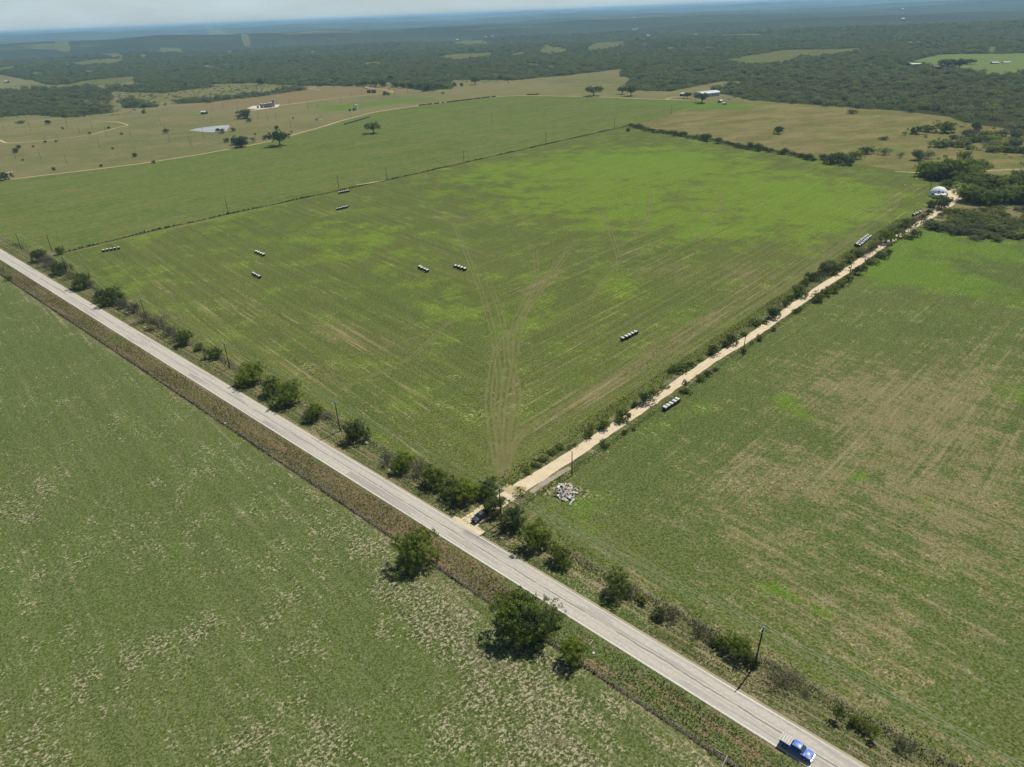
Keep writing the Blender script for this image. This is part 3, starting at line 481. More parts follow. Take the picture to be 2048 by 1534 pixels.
def trunk(name, seed, kind, lean=.05, r0=.035, mat=None):
    r = random.Random(seed); b = MB(); top = dict(tree=.5, oak=.36, bush=.22, tall=.8)[kind]; k = dict(tree=6, oak=8, bush=7, tall=6)[kind]
    th0 = dict(tree=.22, oak=.15, bush=.03, tall=.3)[kind]
    b.tube([(0, 0, -.02), (lean * .3, 0, th0 * .6), (lean, lean * .3, top)], [r0, r0 * .8, r0 * .35], 7)
    for i in range(k):
        a = i * 6.283 / k + r.uniform(-.4, .4); z0 = th0 + (top - th0) * r.uniform(0, .7); L = r.uniform(.22, .36); zz = z0 + r.uniform(.08, .3)
        m = (math.cos(a) * L * .5, math.sin(a) * L * .5, (z0 + zz) / 2 + .03); b.tube([(lean * .4, 0, z0), m, (math.cos(a) * L, math.sin(a) * L, zz)], [r0 * .5, r0 * .32, r0 * .12], 5)
    return b.mesh(name, mat or m_bark)
PROTO = {}
def proto(key, kind, cm, n=3, ncl=150, nper=48, spread=.07, size=.019, r0=.03):
    PROTO[key] = [(crown('crown', 100 + 17 * i + sum(map(ord, key)), ncl, nper, spread, size, kind, cm), trunk('trunk', i + 5, kind, r0=r0)) for i in range(n)]
proto('green', 'tree', f_green, 5, 250, 34); proto('dark', 'tree', f_dark, 4, 250, 32); proto('lime', 'tree', f_lime, 2, 110, 22, .07, .020)
proto('bushg', 'bush', f_bush, 4, 80, 34, .09, .026, .014); proto('bushd', 'bush', f_dark, 4, 80, 34, .09, .026, .014); proto('bushy', 'bush', f_lime, 2, 60, 30, .09, .026, .012)
proto('grey', 'bush', f_grey, 4, 130, 18, .09, .016, .016); proto('oak', 'oak', f_dark, 3, 230, 30, .06, .020, .04); proto('tall', 'tall', f_green, 2, 90, 34, .085, .026, .03)
BIRTH = {}
def plant(key, pos, wm, hm, name, label, cat, group=None, part='crown', idx=None):
    L = PROTO[key]; me = L[(idx if idx is not None else random.randrange(len(L)))]; ref = dict(bush=.58, oak=.80, tall=1.40).get({'bushg': 'bush', 'bushd': 'bush', 'bushy': 'bush', 'grey': 'bush'}.get(key, key), .93)
    o = empty(name, (pos[0], pos[1], pos[2]), random.uniform(0, 6.28), label, cat, group); s = wm / .98; o.scale = (s, s, hm / ref)
    pc = part if me[0].name else part; c = link(bpy.data.objects.new(part, me[0]), o); t = link(bpy.data.objects.new('trunk' if part == 'crown' else 'stem', me[1]), o); return o
def boxplant(key, px, pyb, wpx, hpx, name, label, cat, group=None, part='crown', lim=None, idx=None):
    lim = lim or ((.38, .8) if key in ('bushg', 'bushd', 'bushy', 'grey') else (.6, .95) if key != 'tall' else (.9, 1.8))
    b0 = G(px, pyb); s = math.hypot(math.hypot(b0[0], b0[1]), H); mpp = s / F; d = math.asin(H / s); wm = wpx * mpp; hm_ = hpx * mpp
    q = (hm_ / 2) ** 2 - (wm / 2 * math.sin(d)) ** 2; hh = 2 / math.cos(d) * math.sqrt(max(q, 0)) if q > 0 else 0; hh = min(max(hh, lim[0] * wm), lim[1] * wm)
    ext = math.sqrt((wm / 2 * math.sin(d)) ** 2 + (hh / 2 * math.cos(d)) ** 2) / mpp
    p = G(px, pyb - ext, hh / 2); p[2] = 0; return plant(key, p, wm, hh, name, label, cat, group, part, idx)
S = 'shrub'; T = 'tree'
# the big roadside trees, each described on its own
BIG = [
 ('green', 830, 1134, 76, 90, T, 'large round green tree beside the near field, opposite the parked dark pickup'),
 ('green', 1040, 1278, 100, 122, T, 'largest roadside tree, broad dark crown with a wide shadow on the near field'),
 ('lime', 1104, 1248, 52, 76, T, 'pale thin-leaved tree leaning toward the road beside the largest tree'), ('dark', 1072, 1282, 66, 70, S, 'dark bush at the right foot of the largest roadside tree'),
 ('green', 1146, 1326, 50, 58, T, 'small bright green tree alone in the verge, right of the largest tree'),
 ('green', 499, 766, 48, 52, T, 'dark rounded tree below a crossarm pole, first of the roadside trio'), ('dark', 543, 790, 36, 42, T, 'middle dark tree of the trio between two utility poles'), ('green', 573, 808, 52, 58, T, 'bushy green tree, right one of the trio between two utility poles'),
 ('green', 628, 838, 38, 44, T, 'small tree beside the white road sign'), ('dark', 711, 882, 46, 58, T, 'round dark tree standing under the crossarm pole with two heads'),
 ('grey', 775, 932, 32, 36, S, 'grey leafless bush at the left end of the long roadside thicket'), ('green', 806, 940, 46, 58, T, 'green tree rising from the left part of the roadside thicket'), ('grey', 838, 952, 46, 40, S, 'grey brush between two green trees of the roadside thicket'),
 ('green', 868, 975, 46, 52, T, 'green tree in the middle of the roadside thicket'), ('bushg', 905, 1000, 50, 46, S, 'wide olive bush in the roadside thicket, left of the parked pickup'), ('green', 935, 1004, 50, 52, T, 'olive green tree in the thicket just behind the parked pickup'),
 ('green', 976, 994, 42, 50, T, 'bright green tree at the corner where the gravel lane begins, left of the lane'), ('green', 988, 1030, 44, 50, T, 'tree with bare trunks leaning over the bed of the parked dark pickup'),
 ('lime', 1040, 992, 22, 30, T, 'thin sapling standing against the pale gravel at the lane mouth'), ('dark', 1026, 1060, 48, 64, T, 'dark tree right of the lane mouth, left of the crossarm pole'), ('green', 1074, 1096, 58, 76, T, 'bright green full tree just right of the crossarm pole by the lane mouth'),
 ('tall', 1112, 1118, 26, 46, T, 'narrow green tree right of the full tree by the lane mouth'), ('green', 1124, 1132, 40, 40, T, 'low green tree at the right end of the group by the lane mouth'),
 ('dark', 1236, 1192, 50, 54, S, 'dark leafy bush alone on the fence line, right of the lane mouth group'), ('grey', 1262, 1196, 30, 30, S, 'grey bush touching the dark bush on the fence line'), ('bushg', 1284, 1206, 22, 26, S, 'small green bush right of the dark bush on the fence line'),
 ('bushd', 1318, 1240, 26, 28, S, 'small dark bush, left one of a pair on the fence line'), ('grey', 1342, 1242, 34, 30, S, 'grey-green bush, right one of a pair on the fence line'), ('grey', 1399, 1272, 30, 28, S, 'purplish grey bush left of two small green trees'), ('grey', 1422, 1288, 24, 22, S, 'low grey bush at the foot of two small green trees'),
 ('green', 1444, 1298, 29, 42, T, 'smaller of the two bright green trees beside the nearest utility pole'), ('green', 1484, 1316, 42, 54, T, 'larger of the two bright green trees, next to the nearest utility pole'), ('bushd', 1506, 1334, 22, 26, S, 'dark bush at the foot of the nearest utility pole'),
 ('grey', 1570, 1378, 66, 48, S, 'wide grey thorny bush right of the nearest utility pole'), ('tall', 1678, 1438, 20, 40, T, 'slender green sapling on the fence line above the blue pickup'), ('bushg', 1712, 1452, 26, 26, S, 'left one of three small bushes in a row above the blue pickup'),
 ('bushg', 1731, 1464, 22, 24, S, 'middle one of three small bushes in a row above the blue pickup'), ('tall', 1750, 1476, 16, 30, S, 'right one of three small bushes in a row, tall and thin'), ('grey', 1810, 1504, 34, 36, S, 'dark grey bush nearest the lower right corner'),
 ('grey', 1612, 1392, 18, 18, S, 'small rusty bush right of the wide grey bush'),
 # far end of the road
 ('dark', 76, 520, 24, 26, T, 'dark tree at the far end of the road under the farthest crossarm pole'), ('grey', 92, 530, 28, 24, S, 'grey bush right of the tree under the farthest crossarm pole'), ('bushd', 118, 546, 28, 26, S, 'green bush left of the lone tree with the pole rising from it'), ('grey', 103, 536, 22, 20, S, 'low grey bush in the far roadside row'), ('grey', 141, 556, 20, 14, S, 'thin grey bush beside the lone dark tree at the pole'),
 ('dark', 162, 574, 30, 36, T, 'dark tree with a crossarm pole rising out of it'), ('grey', 178, 575, 16, 14, S, 'grey twiggy bush at the right foot of the dark tree with the pole'), ('bushd', 203, 600, 26, 20, S, 'dark bush at the left side of a green tree in the far row'), ('green', 221, 606, 36, 34, T, 'green tree leading the long row of grey bushes by the road'),
 ('grey', 243, 614, 26, 22, S, 'grey bush right behind the green tree leading the row'), ('grey', 264, 625, 28, 24, S, 'second grey bush of the long grey row'), ('grey', 285, 643, 28, 28, S, 'grey bush left of the pole in the long grey row'), ('grey', 312, 655, 38, 32, S, 'large grey bush right of the pole in the long grey row'),
 ('grey', 337, 670, 26, 22, S, 'grey bush between the pole bush and the dark green tree'), ('grey', 352, 682, 24, 26, S, 'bare grey bush at the left foot of the dark green tree'), ('dark', 368, 688, 30, 36, T, 'dark green tree ending the long grey row'), ('green', 397, 700, 16, 22, T, 'tiny round tree between the grey row and a spreading bush'), ('bushg', 427, 716, 30, 24, S, 'spreading green bush left of the twin insulator pole'),
 ('dark', 119, 507, 14, 16, T, 'small tree where the fence meets the road, beside a bare pole'), ('bushd', 17, 560, 10, 8, S, 'small dark bush on the lower fence line at the left edge'),
 ('grey', 610, 838, 16, 18, S, 'small grey bush left of the tree by the white road sign'), ('grey', 655, 838, 30, 14, S, 'flat brown bush between the sign tree and the round dark tree')]
for k, px, py, wpx, hpx, nm, lab in BIG:
    boxplant(k, px, py, wpx * 1.06, hpx * 1.06, 'tree' if nm == T else 'shrub', lab, nm, part='crown' if nm == T else 'foliage')
# both sides of the gravel lane
LN = [('bushg', 1178, 875, 26, 26), ('tall', 1184, 868, 16, 26), ('green', 1209, 858, 28, 32), ('green', 1246, 843, 36, 40), ('dark', 1292, 808, 32, 34), ('bushd', 1270, 815, 18, 18), ('bushd', 1360, 744, 40, 18), ('bushd', 1342, 746, 20, 10), ('bushg', 1380, 735, 30, 14), ('dark', 1427, 709, 26, 32), ('bushg', 1452, 694, 22, 22), ('dark', 1464, 688, 28, 30), ('bushg', 1512, 650, 32, 18),
      ('dark', 1548, 636, 30, 34), ('bushg', 1572, 612, 18, 18), ('dark', 1600, 592, 34, 28), ('bushd', 1582, 600, 18, 16), ('bushg', 1622, 560, 26, 20), ('grey', 1640, 560, 30, 22), ('bushd', 1610, 572, 20, 14), ('bushg', 1650, 545, 30, 22), ('bushd', 1670, 548, 26, 22), ('bushg', 1680, 538, 28, 16), ('grey', 1660, 530, 24, 14), ('bushg', 1700, 524, 26, 18), ('bushd', 1716, 512, 26, 16), ('grey', 1732, 512, 24, 20), ('bushg', 1746, 500, 22, 16), ('grey', 1752, 494, 22, 18),
      ('green', 1776, 484, 34, 30), ('bushg', 1792, 472, 30, 22), ('bushd', 1806, 462, 24, 24), ('bushg', 1818, 452, 26, 20), ('grey', 1830, 446, 22, 14), ('bushg', 1846, 438, 18, 12), ('grey', 1856, 428, 16, 12),
      ('bushg', 1056, 948, 24, 16), ('bushg', 1072, 936, 24, 14), ('bushd', 1104, 910, 26, 14), ('bushg', 1120, 900, 26, 12), ('bushg', 1086, 925, 26, 12), ('bushg', 1150, 893, 18, 10), ('grey', 1140, 898, 16, 12), ('bushg', 1310, 790, 30, 14), ('bushy', 1330, 778, 24, 10), ('bushg', 1400, 722, 20, 10), ('bushd', 1488, 672, 22, 10), ('bushg', 1530, 648, 18, 10), ('grey', 1560, 620, 20, 12),
      ('lime', 1206, 888, 18, 26), ('bushd', 1210, 897, 24, 12), ('bushd', 1250, 868, 14, 12), ('bushy', 1268, 862, 14, 8), ('tall', 1370, 780, 16, 26), ('bushd', 1374, 788, 24, 14), ('bushg', 1402, 762, 22, 20), ('bushd', 1416, 752, 20, 14), ('bushd', 1432, 742, 14, 10), ('bushd', 1488, 706, 14, 12), ('bushg', 1520, 680, 18, 14), ('bushd', 1548, 662, 12, 12), ('bushg', 1600, 622, 14, 16), ('bushd', 1592, 626, 14, 12),
      ('dark', 1637, 602, 26, 22), ('bushg', 1652, 592, 26, 20), ('bushd', 1668, 584, 24, 18), ('bushg', 1684, 573, 24, 16), ('bushd', 1698, 562, 18, 14), ('bushg', 1716, 548, 24, 18), ('bushd', 1728, 540, 16, 14), ('bushg', 1744, 528, 26, 14), ('bushg', 1764, 515, 28, 14), ('bushd', 1778, 508, 16, 12), ('bushg', 1832, 472, 20, 16), ('bushg', 1820, 478, 18, 10), ('grey', 1884, 434, 22, 14), ('bushg', 1862, 446, 16, 10)]
for k, px, py, wpx, hpx in LN:
    side = 'right' if (py - 975) > (px - 1040) * (425 - 975) / (1870 - 1040) else 'left'
    typ = dict(green='green tree', dark='dark tree', tall='thin sapling', lime='pale sapling', bushg='green bush', bushd='dark bush', bushy='yellow-green bush', grey='grey bush')[k]
    size = 'tiny' if wpx < 17 else 'small' if wpx < 25 else 'broad'; wh = 'near' if py > 780 else 'middle' if py > 600 else 'far'
    tr = 'tree' in typ or 'sapling' in typ
    boxplant(k, px, py, wpx * .84, hpx * .88, 'tree' if tr else 'shrub', f'{size} {typ} on the {side} side of the {wh} stretch of the gravel lane', 'tree' if tr else 'shrub', f'{size} {typ} growing on the {side} of the {wh} gravel lane', part='crown' if tr else 'foliage')
# hedge at the back of the meadow
hp = [(1262, 252), (1300, 262), (1370, 273), (1430, 283), (1480, 294), (1540, 303), (1590, 311), (1635, 322)]
def along(pts, step):
    out = []
    for a, b_ in zip(pts, pts[1:]):
        n = max(1, int(math.hypot(b_[0] - a[0], b_[1] - a[1]) / step)); out += [(a[0] + (b_[0] - a[0]) * i / n, a[1] + (b_[1] - a[1]) * i / n) for i in range(n)]
    return out
for x, y in along(hp, 7):
    big = random.random() < .12 and x > 1290; w_ = random.uniform(9, 15) * (1.1 if big else 1); k = random.choice(['bushd', 'grey', 'bushg', 'bushd'])
    boxplant('dark' if big else k, x, y + random.uniform(-1, 1.5), w_, w_ * (1.05 if big else .62), 'shrub', ('taller dark bush in the ' if big else 'low bush in the ') + ('left' if x < 1380 else 'middle' if x < 1510 else 'right') + ' third of the hedge behind the meadow' if big else {'bushd': 'low dark bush', 'grey': 'low grey bush', 'bushg': 'low green bush'}[k] + ' in the ' + ('left' if x < 1380 else 'middle' if x < 1510 else 'right') + ' third of the hedge behind the meadow', 'shrub', ('left' if x < 1380 else 'middle' if x < 1510 else 'right') + ' tall bushes of the meadow hedge' if big else ('left' if x < 1380 else 'middle' if x < 1510 else 'right') + ' low ' + {'bushd': 'dark', 'grey': 'grey', 'bushg': 'green'}[k] + ' bushes of the meadow hedge', part='foliage')
RB = [('dark', 1646, 318, 12, 16, 'narrow dark bush, first of the bush clump at the right end of the hedge'), ('bushd', 1662, 326, 26, 18, 'broad bush, second of the clump at the right end of the hedge'), ('dark', 1678, 322, 26, 22, 'tallest round bush of the clump at the right end of the hedge'), ('bushd', 1696, 328, 28, 18, 'bushy dark shrub in the front of the clump at the right end of the hedge'), ('bushg', 1712, 316, 22, 16, 'green shrub in the back of the clump at the right end of the hedge'), ('bushg', 1735, 306, 24, 14, 'last green shrub trailing up from the hedge clump'), ('grey', 1770, 308, 26, 12, 'grey low brush right of the hedge clump'), ('grey', 1802, 314, 14, 12, 'small grey bush between the hedge clump and a round bush'),
      ('dark', 1838, 318, 22, 18, 'round dark bush alone above the red dirt track'), ('grey', 1858, 316, 20, 14, 'grey bush touching the round one above the red dirt track'), ('dark', 1558, 266, 17, 19, 'single round tree in the middle of the brown field'), ('dark', 1892, 262, 30, 20, 'round dark tree right in the brown field, near the wood'), ('dark', 1954, 260, 16, 16, 'small tree at the corner of the wood above the brown field'), ('bushd', 1833, 266, 22, 14, 'dark bush with dead twigs left of the round tree in the brown field'), ('bushg', 1858, 262, 24, 12, 'flat green bush left of the round tree in the brown field'), ('grey', 1810, 270, 10, 9, 'tiny grey bush left in the brown field'),
      ('bushg', 1880, 292, 34, 14, 'flat green bush in the right part of the brown field'), ('bushd', 1893, 290, 16, 14, 'small dark bush on the flat green bush of the brown field'), ('bushd', 1768, 279, 16, 5, 'very low dark scrub in the brown field'), ('bushg', 1706, 226, 16, 8, 'low green scrub at the far side of the brown field'),
      ('grey', 1965, 328, 16, 14, 'grey bush right of the clump of big trees'), ('dark', 1930, 320, 20, 22, 'tree sticking up behind the clump of big trees'), ('bushy', 1860, 428, 12, 12, 'bright yellow-green bush at the left of the gravel lane bend'), ('dark', 1886, 415, 30, 24, 'dark tree in front of the white dome'), ('dark', 1895, 375, 20, 24, 'tree right behind the white dome'), ('bushg', 1862, 412, 16, 12, 'grey-green brush under the dome porch')]
for k, px, py, wpx, hpx, lab in RB: tr = 'tree' in lab.split(' of ')[0][:30]; boxplant(k, px, py, wpx, hpx, 'tree' if tr else 'shrub', lab, 'tree' if tr else 'shrub', part='crown' if tr else 'foliage')
# clumps of trees by the dome, and the low thicket in front
for i in range(15):
    x = 1852 + i * 7.6 + random.uniform(-3, 3); y = 356 + random.uniform(-13, 1); w_ = random.uniform(26, 38)
    boxplant(random.choice(['lime', 'green', 'green']), x, y, w_, w_ * .85, 'tree', 'dense green tree in the clump behind the dome, ' + ['leftmost', 'second from left', 'third from left', 'fourth from left', 'fifth from left', 'sixth from left', 'seventh from left', 'middle', 'seventh from right', 'sixth from right', 'fifth from right', 'fourth from right', 'third from right', 'second from right', 'rightmost'][i], 'tree', 'trees of the clump behind the white dome')
for i in range(26):
    x = 1935 + (i % 13) * 11 + random.uniform(-5, 5); y = 404 + random.uniform(-8, 1) - (i // 13) * 24; w_ = random.uniform(30, 46)
    boxplant(random.choice(['lime', 'green', 'green', 'dark']), x, y, w_, w_ * .75, 'tree', ('front' if i < 13 else 'back') + '-row tree, ' + ['leftmost', 'second', 'third', 'fourth', 'fifth', 'sixth', 'seventh', 'eighth', 'ninth', 'tenth', 'eleventh', 'twelfth', 'rightmost'][i % 13] + ' from the left, in the grove right of the yard', 'tree', 'trees of the grove right of the gravel yard')
for i in range(170):
    x = random.uniform(1862, 2080); y = random.uniform(418, 484); t_ = (x - 1862) / 186
    if y > 458 + 30 * min(1, t_ * 1.6) - (8 if x > 2010 else 0) or (x < 1895 and y < 450): continue
    w_ = random.uniform(14, 34) * (.8 + (y - 418) / 250); k = random.choice(['bushg', 'bushy', 'grey', 'bushg', 'bushg'])
    sz = 'small' if w_ < 20 else 'medium' if w_ < 28 else 'wide'; wh = ('left' if x < 1925 else 'middle' if x < 1990 else 'right') + ' ' + ('back' if y < 440 else 'centre' if y < 462 else 'front')
    boxplant(k, x, y, w_, w_ * .32, 'shrub', sz + ' ' + {'bushg': 'green', 'bushy': 'yellow-green', 'bushd': 'dark', 'grey': 'grey'}[k] + ' bush at the ' + wh + ' of the low thicket by the gravel yard', 'shrub', sz + ' ' + wh + ' ' + {'bushg': 'green', 'bushy': 'yellow-green', 'bushd': 'dark', 'grey': 'grey'}[k] + ' bushes of the low thicket', part='foliage')
# brush between wood and brown field (right)
for i in range(60):
    x = random.uniform(1900, 2090); y = 262 + random.uniform(0, 36) + (x - 1900) * .06; w_ = random.uniform(12, 26); k = random.choice(['bushg', 'grey', 'bushd'])
    sz = 'small' if w_ < 18 else 'wide'; wh = ('left' if x < 1960 else 'middle' if x < 2020 else 'right') + ' ' + ('upper' if y < 285 else 'lower')
    boxplant(k, x, y, w_, w_ * .5, 'shrub', sz + ' ' + {'bushg': 'green', 'bushd': 'dark', 'grey': 'grey'}[k] + ' bush in the ' + wh + ' part of the brush along the right-hand wood', 'shrub', sz + ' ' + wh + ' ' + {'bushg': 'green', 'bushd': 'dark', 'grey': 'grey'}[k] + ' brush below the wood at the right edge', part='foliage')
# lone trees in the distance
FT = [('oak', 745, 265, 28, 22, 'lone oak with a mushroom crown on one short trunk in the upper field'), ('oak', 557, 289, 36, 28, 'big round oak beside the bend of the dirt path'), ('oak', 1188, 190, 29, 19, 'lone wide oak standing above the farm drive, left of two others'), ('oak', 1245, 187, 16, 14, 'left one of the two oaks at the tip of the wood above the farm drive'), ('oak', 1262, 190, 22, 18, 'right one of the two oaks at the tip of the wood above the farm drive'),
      ('oak', 1405, 204, 26, 18, 'round oak in front of the long metal barn'), ('oak', 1375, 196, 16, 12, 'oak beside the small white-roofed shed'), ('dark', 469, 288, 16, 22, 'left tree of the group of three by the pond'), ('dark', 482, 292, 24, 22, 'right tree of the group of three by the pond'), ('dark', 476, 293, 12, 12, 'lowest tree of the group of three by the pond'), ('dark', 453, 284, 9, 10, 'small dark bush left of the tree group by the pond'), ('lime', 506, 284, 12, 14, 'yellowing thin tree at the dirt path near the pond'),
      ('dark', 488, 235, 24, 17, 'dark round tree left of the tank battery'), ('dark', 498, 243, 10, 7, 'small dark bush below the tank battery'), ('dark', 530, 278, 9, 10, 'small bush left of the round oak by the path bend'), ('dark', 553, 258, 8, 9, 'tiny tree above the round oak'), ('dark', 95, 247, 9, 8, 'dark bush near the far dirt road at left'), ('dark', 287, 226, 7, 10, 'thin dark tree in the pasture above the curved track'), ('dark', 331, 265, 10, 12, 'tangled dark bush left of the pond'), ('dark', 269, 313, 8, 11, 'small dark tree in the middle of the left pasture'),
      ('dark', 307, 326, 6, 8, 'small bush on the dirt path at the bend in the left pasture'), ('dark', 202, 333, 5, 7, 'tiny bush above the dirt path'), ('dark', 107, 340, 6, 9, 'small dark bush in the lower left pasture'), ('dark', 31, 304, 9, 12, 'ragged small tree near the left edge'), ('dark', 37, 296, 7, 9, 'bush behind the ragged small tree near the left edge'), ('dark', 45, 321, 4, 7, 'tiny bush in the pasture near the left edge'), ('bushd', 8, 358, 20, 14, 'low dark tree clump at the left edge of the dirt path'),
      ('dark', 179, 268, 5, 7, 'small bush at the curve of the pasture track'), ('dark', 217, 257, 5, 5, 'small bush on the inner curve of the pasture track'), ('dark', 243, 269, 5, 6, 'tiny bush right of the curved pasture track'), ('dark', 125, 258, 4, 5, 'tiny bush between two pole rows'), ('dark', 66, 294, 4, 5, 'tiny dark bush below the pasture track'), ('dark', 112, 284, 4, 6, 'tiny dark bush on the pasture track'), ('dark', 90, 285, 5, 8, 'thin bush on the pasture track at left'), ('dark', 225, 298, 4, 6, 'tiny bush in the open pasture'),
      ('dark', 510, 270, 4, 4, 'small dark speck of a bush above the round oak'), ('dark', 538, 268, 4, 4, 'small dark bush above and left of the round oak'), ('dark', 583, 265, 4, 4, 'small dark bush at the dirt path right of the round oak'), ('dark', 586, 237, 3, 5, 'tiny bush below the faint forked track'), ('bushd', 41, 246, 12, 4, 'flat dark bush near the far dirt road'), ('dark', 466, 262, 8, 14, 'green tree on the right bank of the pond'), ('dark', 435, 263, 8, 8, 'round bush on the near bank of the pond'), ('dark', 444, 266, 10, 9, 'dark bush on the near bank of the pond, right of the round one'),
      ('oak', 950, 168, 17, 15, 'round oak at the edge of the brown strip, in front of the far wood'), ('dark', 909, 172, 8, 9, 'small dark tree right of the tree belt'), ('dark', 923, 172, 7, 14, 'thin dark tree between the belt and the round oak'), ('bushd', 770, 190, 10, 8, 'dark tree right of the black tanks'), ('bushd', 777, 190, 6, 7, 'smaller dark tree right of the black tanks'), ('dark', 1256, 263, 8, 8, 'little dark bush just inside the meadow corner'), ('bushd', 886, 187, 8, 3, 'low bush under the tree belt'), ('oak', 1815, 134, 10, 8, 'dark tree left of the long far barn'), ('oak', 1895, 134, 26, 15, 'big tree left one of two by the far house'), ('oak', 1920, 134, 26, 15, 'big tree right one of two by the far house'), ('oak', 1942, 127, 14, 8, 'smaller tree right of the far house in the green pasture')]
for k, px, py, wpx, hpx, lab in FT: tr = 'bush' not in lab; boxplant(k, px, py, wpx, hpx, 'tree' if tr else 'shrub', lab, 'tree' if tr else 'shrub', part='crown' if tr else 'foliage')

for i, (px, py, wpx) in enumerate([(520, 168, 14), (716, 172, 12), (729, 171, 16), (748, 171, 18), (765, 172, 16), (790, 174, 12), (805, 175, 14), (822, 176, 14), (838, 177, 16), (855, 180, 20), (870, 178, 16), (882, 176, 14), (893, 174, 12), (640, 172, 10), (600, 172, 9), (665, 168, 10), (690, 166, 9), (780, 160, 12), (1000, 158, 10), (1012, 160, 8), (985, 157, 10)]):
    boxplant('dark', px, py, wpx, wpx * .8, 'tree', 'dark tree of the loose belt between the tan field and the far wood', 'tree', 'trees of the loose belt before the far wood')
# ---------------------------------------------------------------- woodland: one mass of instanced trees (geometry nodes)
def gn_scatter(name, pts, scl, protos, label):
    me = bpy.data.meshes.new(name); me.vertices.add(len(pts)); me.vertices.foreach_set('co', np.asarray(pts, np.float32).ravel())
    a = me.attributes.new('scl', 'FLOAT_VECTOR', 'POINT'); a.data.foreach_set('vector', np.asarray(scl, np.float32).ravel())
    a = me.attributes.new('rz', 'FLOAT', 'POINT'); a.data.foreach_set('value', rng.uniform(0, 6.28, len(pts)).astype(np.float32))
    a = me.attributes.new('pick', 'INT', 'POINT'); a.data.foreach_set('value', rng.integers(0, len(protos), len(pts)).astype(np.int32))
    col = bpy.data.collections.new(name + '_kinds')
    for i, p in enumerate(protos): col.objects.link(bpy.data.objects.new('woodland_tree_kind', p))
    o = link(bpy.data.objects.new(name, me)); gt = bpy.data.node_groups.new(name, 'GeometryNodeTree'); gt.interface.new_socket('Geometry', in_out='INPUT', socket_type='NodeSocketGeometry'); gt.interface.new_socket('Geometry', in_out='OUTPUT', socket_type='NodeSocketGeometry')
    N = gt.nodes; L = gt.links; gi = N.new('NodeGroupInput'); go = N.new('NodeGroupOutput'); ip = N.new('GeometryNodeInstanceOnPoints'); ci = N.new('GeometryNodeCollectionInfo')
    ci.inputs['Collection'].default_value = col; ci.inputs['Separate Children'].default_value = True; ci.inputs['Reset Children'].default_value = True
    def at(nm, ty): n = N.new('GeometryNodeInputNamedAttribute'); n.data_type = ty; n.inputs[0].default_value = nm; return n.outputs[0]
    cx = N.new('ShaderNodeCombineXYZ'); L.new(at('rz', 'FLOAT'), cx.inputs[2])
    L.new(gi.outputs[0], ip.inputs['Points']); L.new(ci.outputs[0], ip.inputs['Instance']); ip.inputs['Pick Instance'].default_value = True
    L.new(at('pick', 'INT'), ip.inputs['Instance Index']); L.new(cx.outputs[0], ip.inputs['Rotation']); L.new(at('scl', 'FLOAT_VECTOR'), ip.inputs['Scale']); L.new(ip.outputs[0], go.inputs[0])
    md = o.modifiers.new('scatter', 'NODES'); md.node_group = gt; return tag(o, label, kind='stuff')
FK = [crown('leaf_mass', 900 + i, 90, 7, .08, .044, 'tree' if i % 3 else 'bush', f_wood, .2) for i in range(8)]
def scat(n, r0, r1, cell_px=None):
    r = np.sqrt(rng.uniform(r0 ** 2, r1 ** 2, n)); t = R_(90) + rng.uniform(-R_(43), R_(43), n); return r * np.cos(t), r * np.sin(t)
def union(px, py, L):
    m = np.zeros(px.shape, bool)
    for p in L: m |= inpoly(px, py, p)
    return m
def nz(x, y, L, k=0):
    s = 0
    for i in range(5):
        th_ = 1.3 * i + k; s = s + np.sin((x * math.cos(th_) + y * math.sin(th_)) * 6.283 / (L * (1 + .37 * i)) + i * 1.7 + k)
    return s / 5
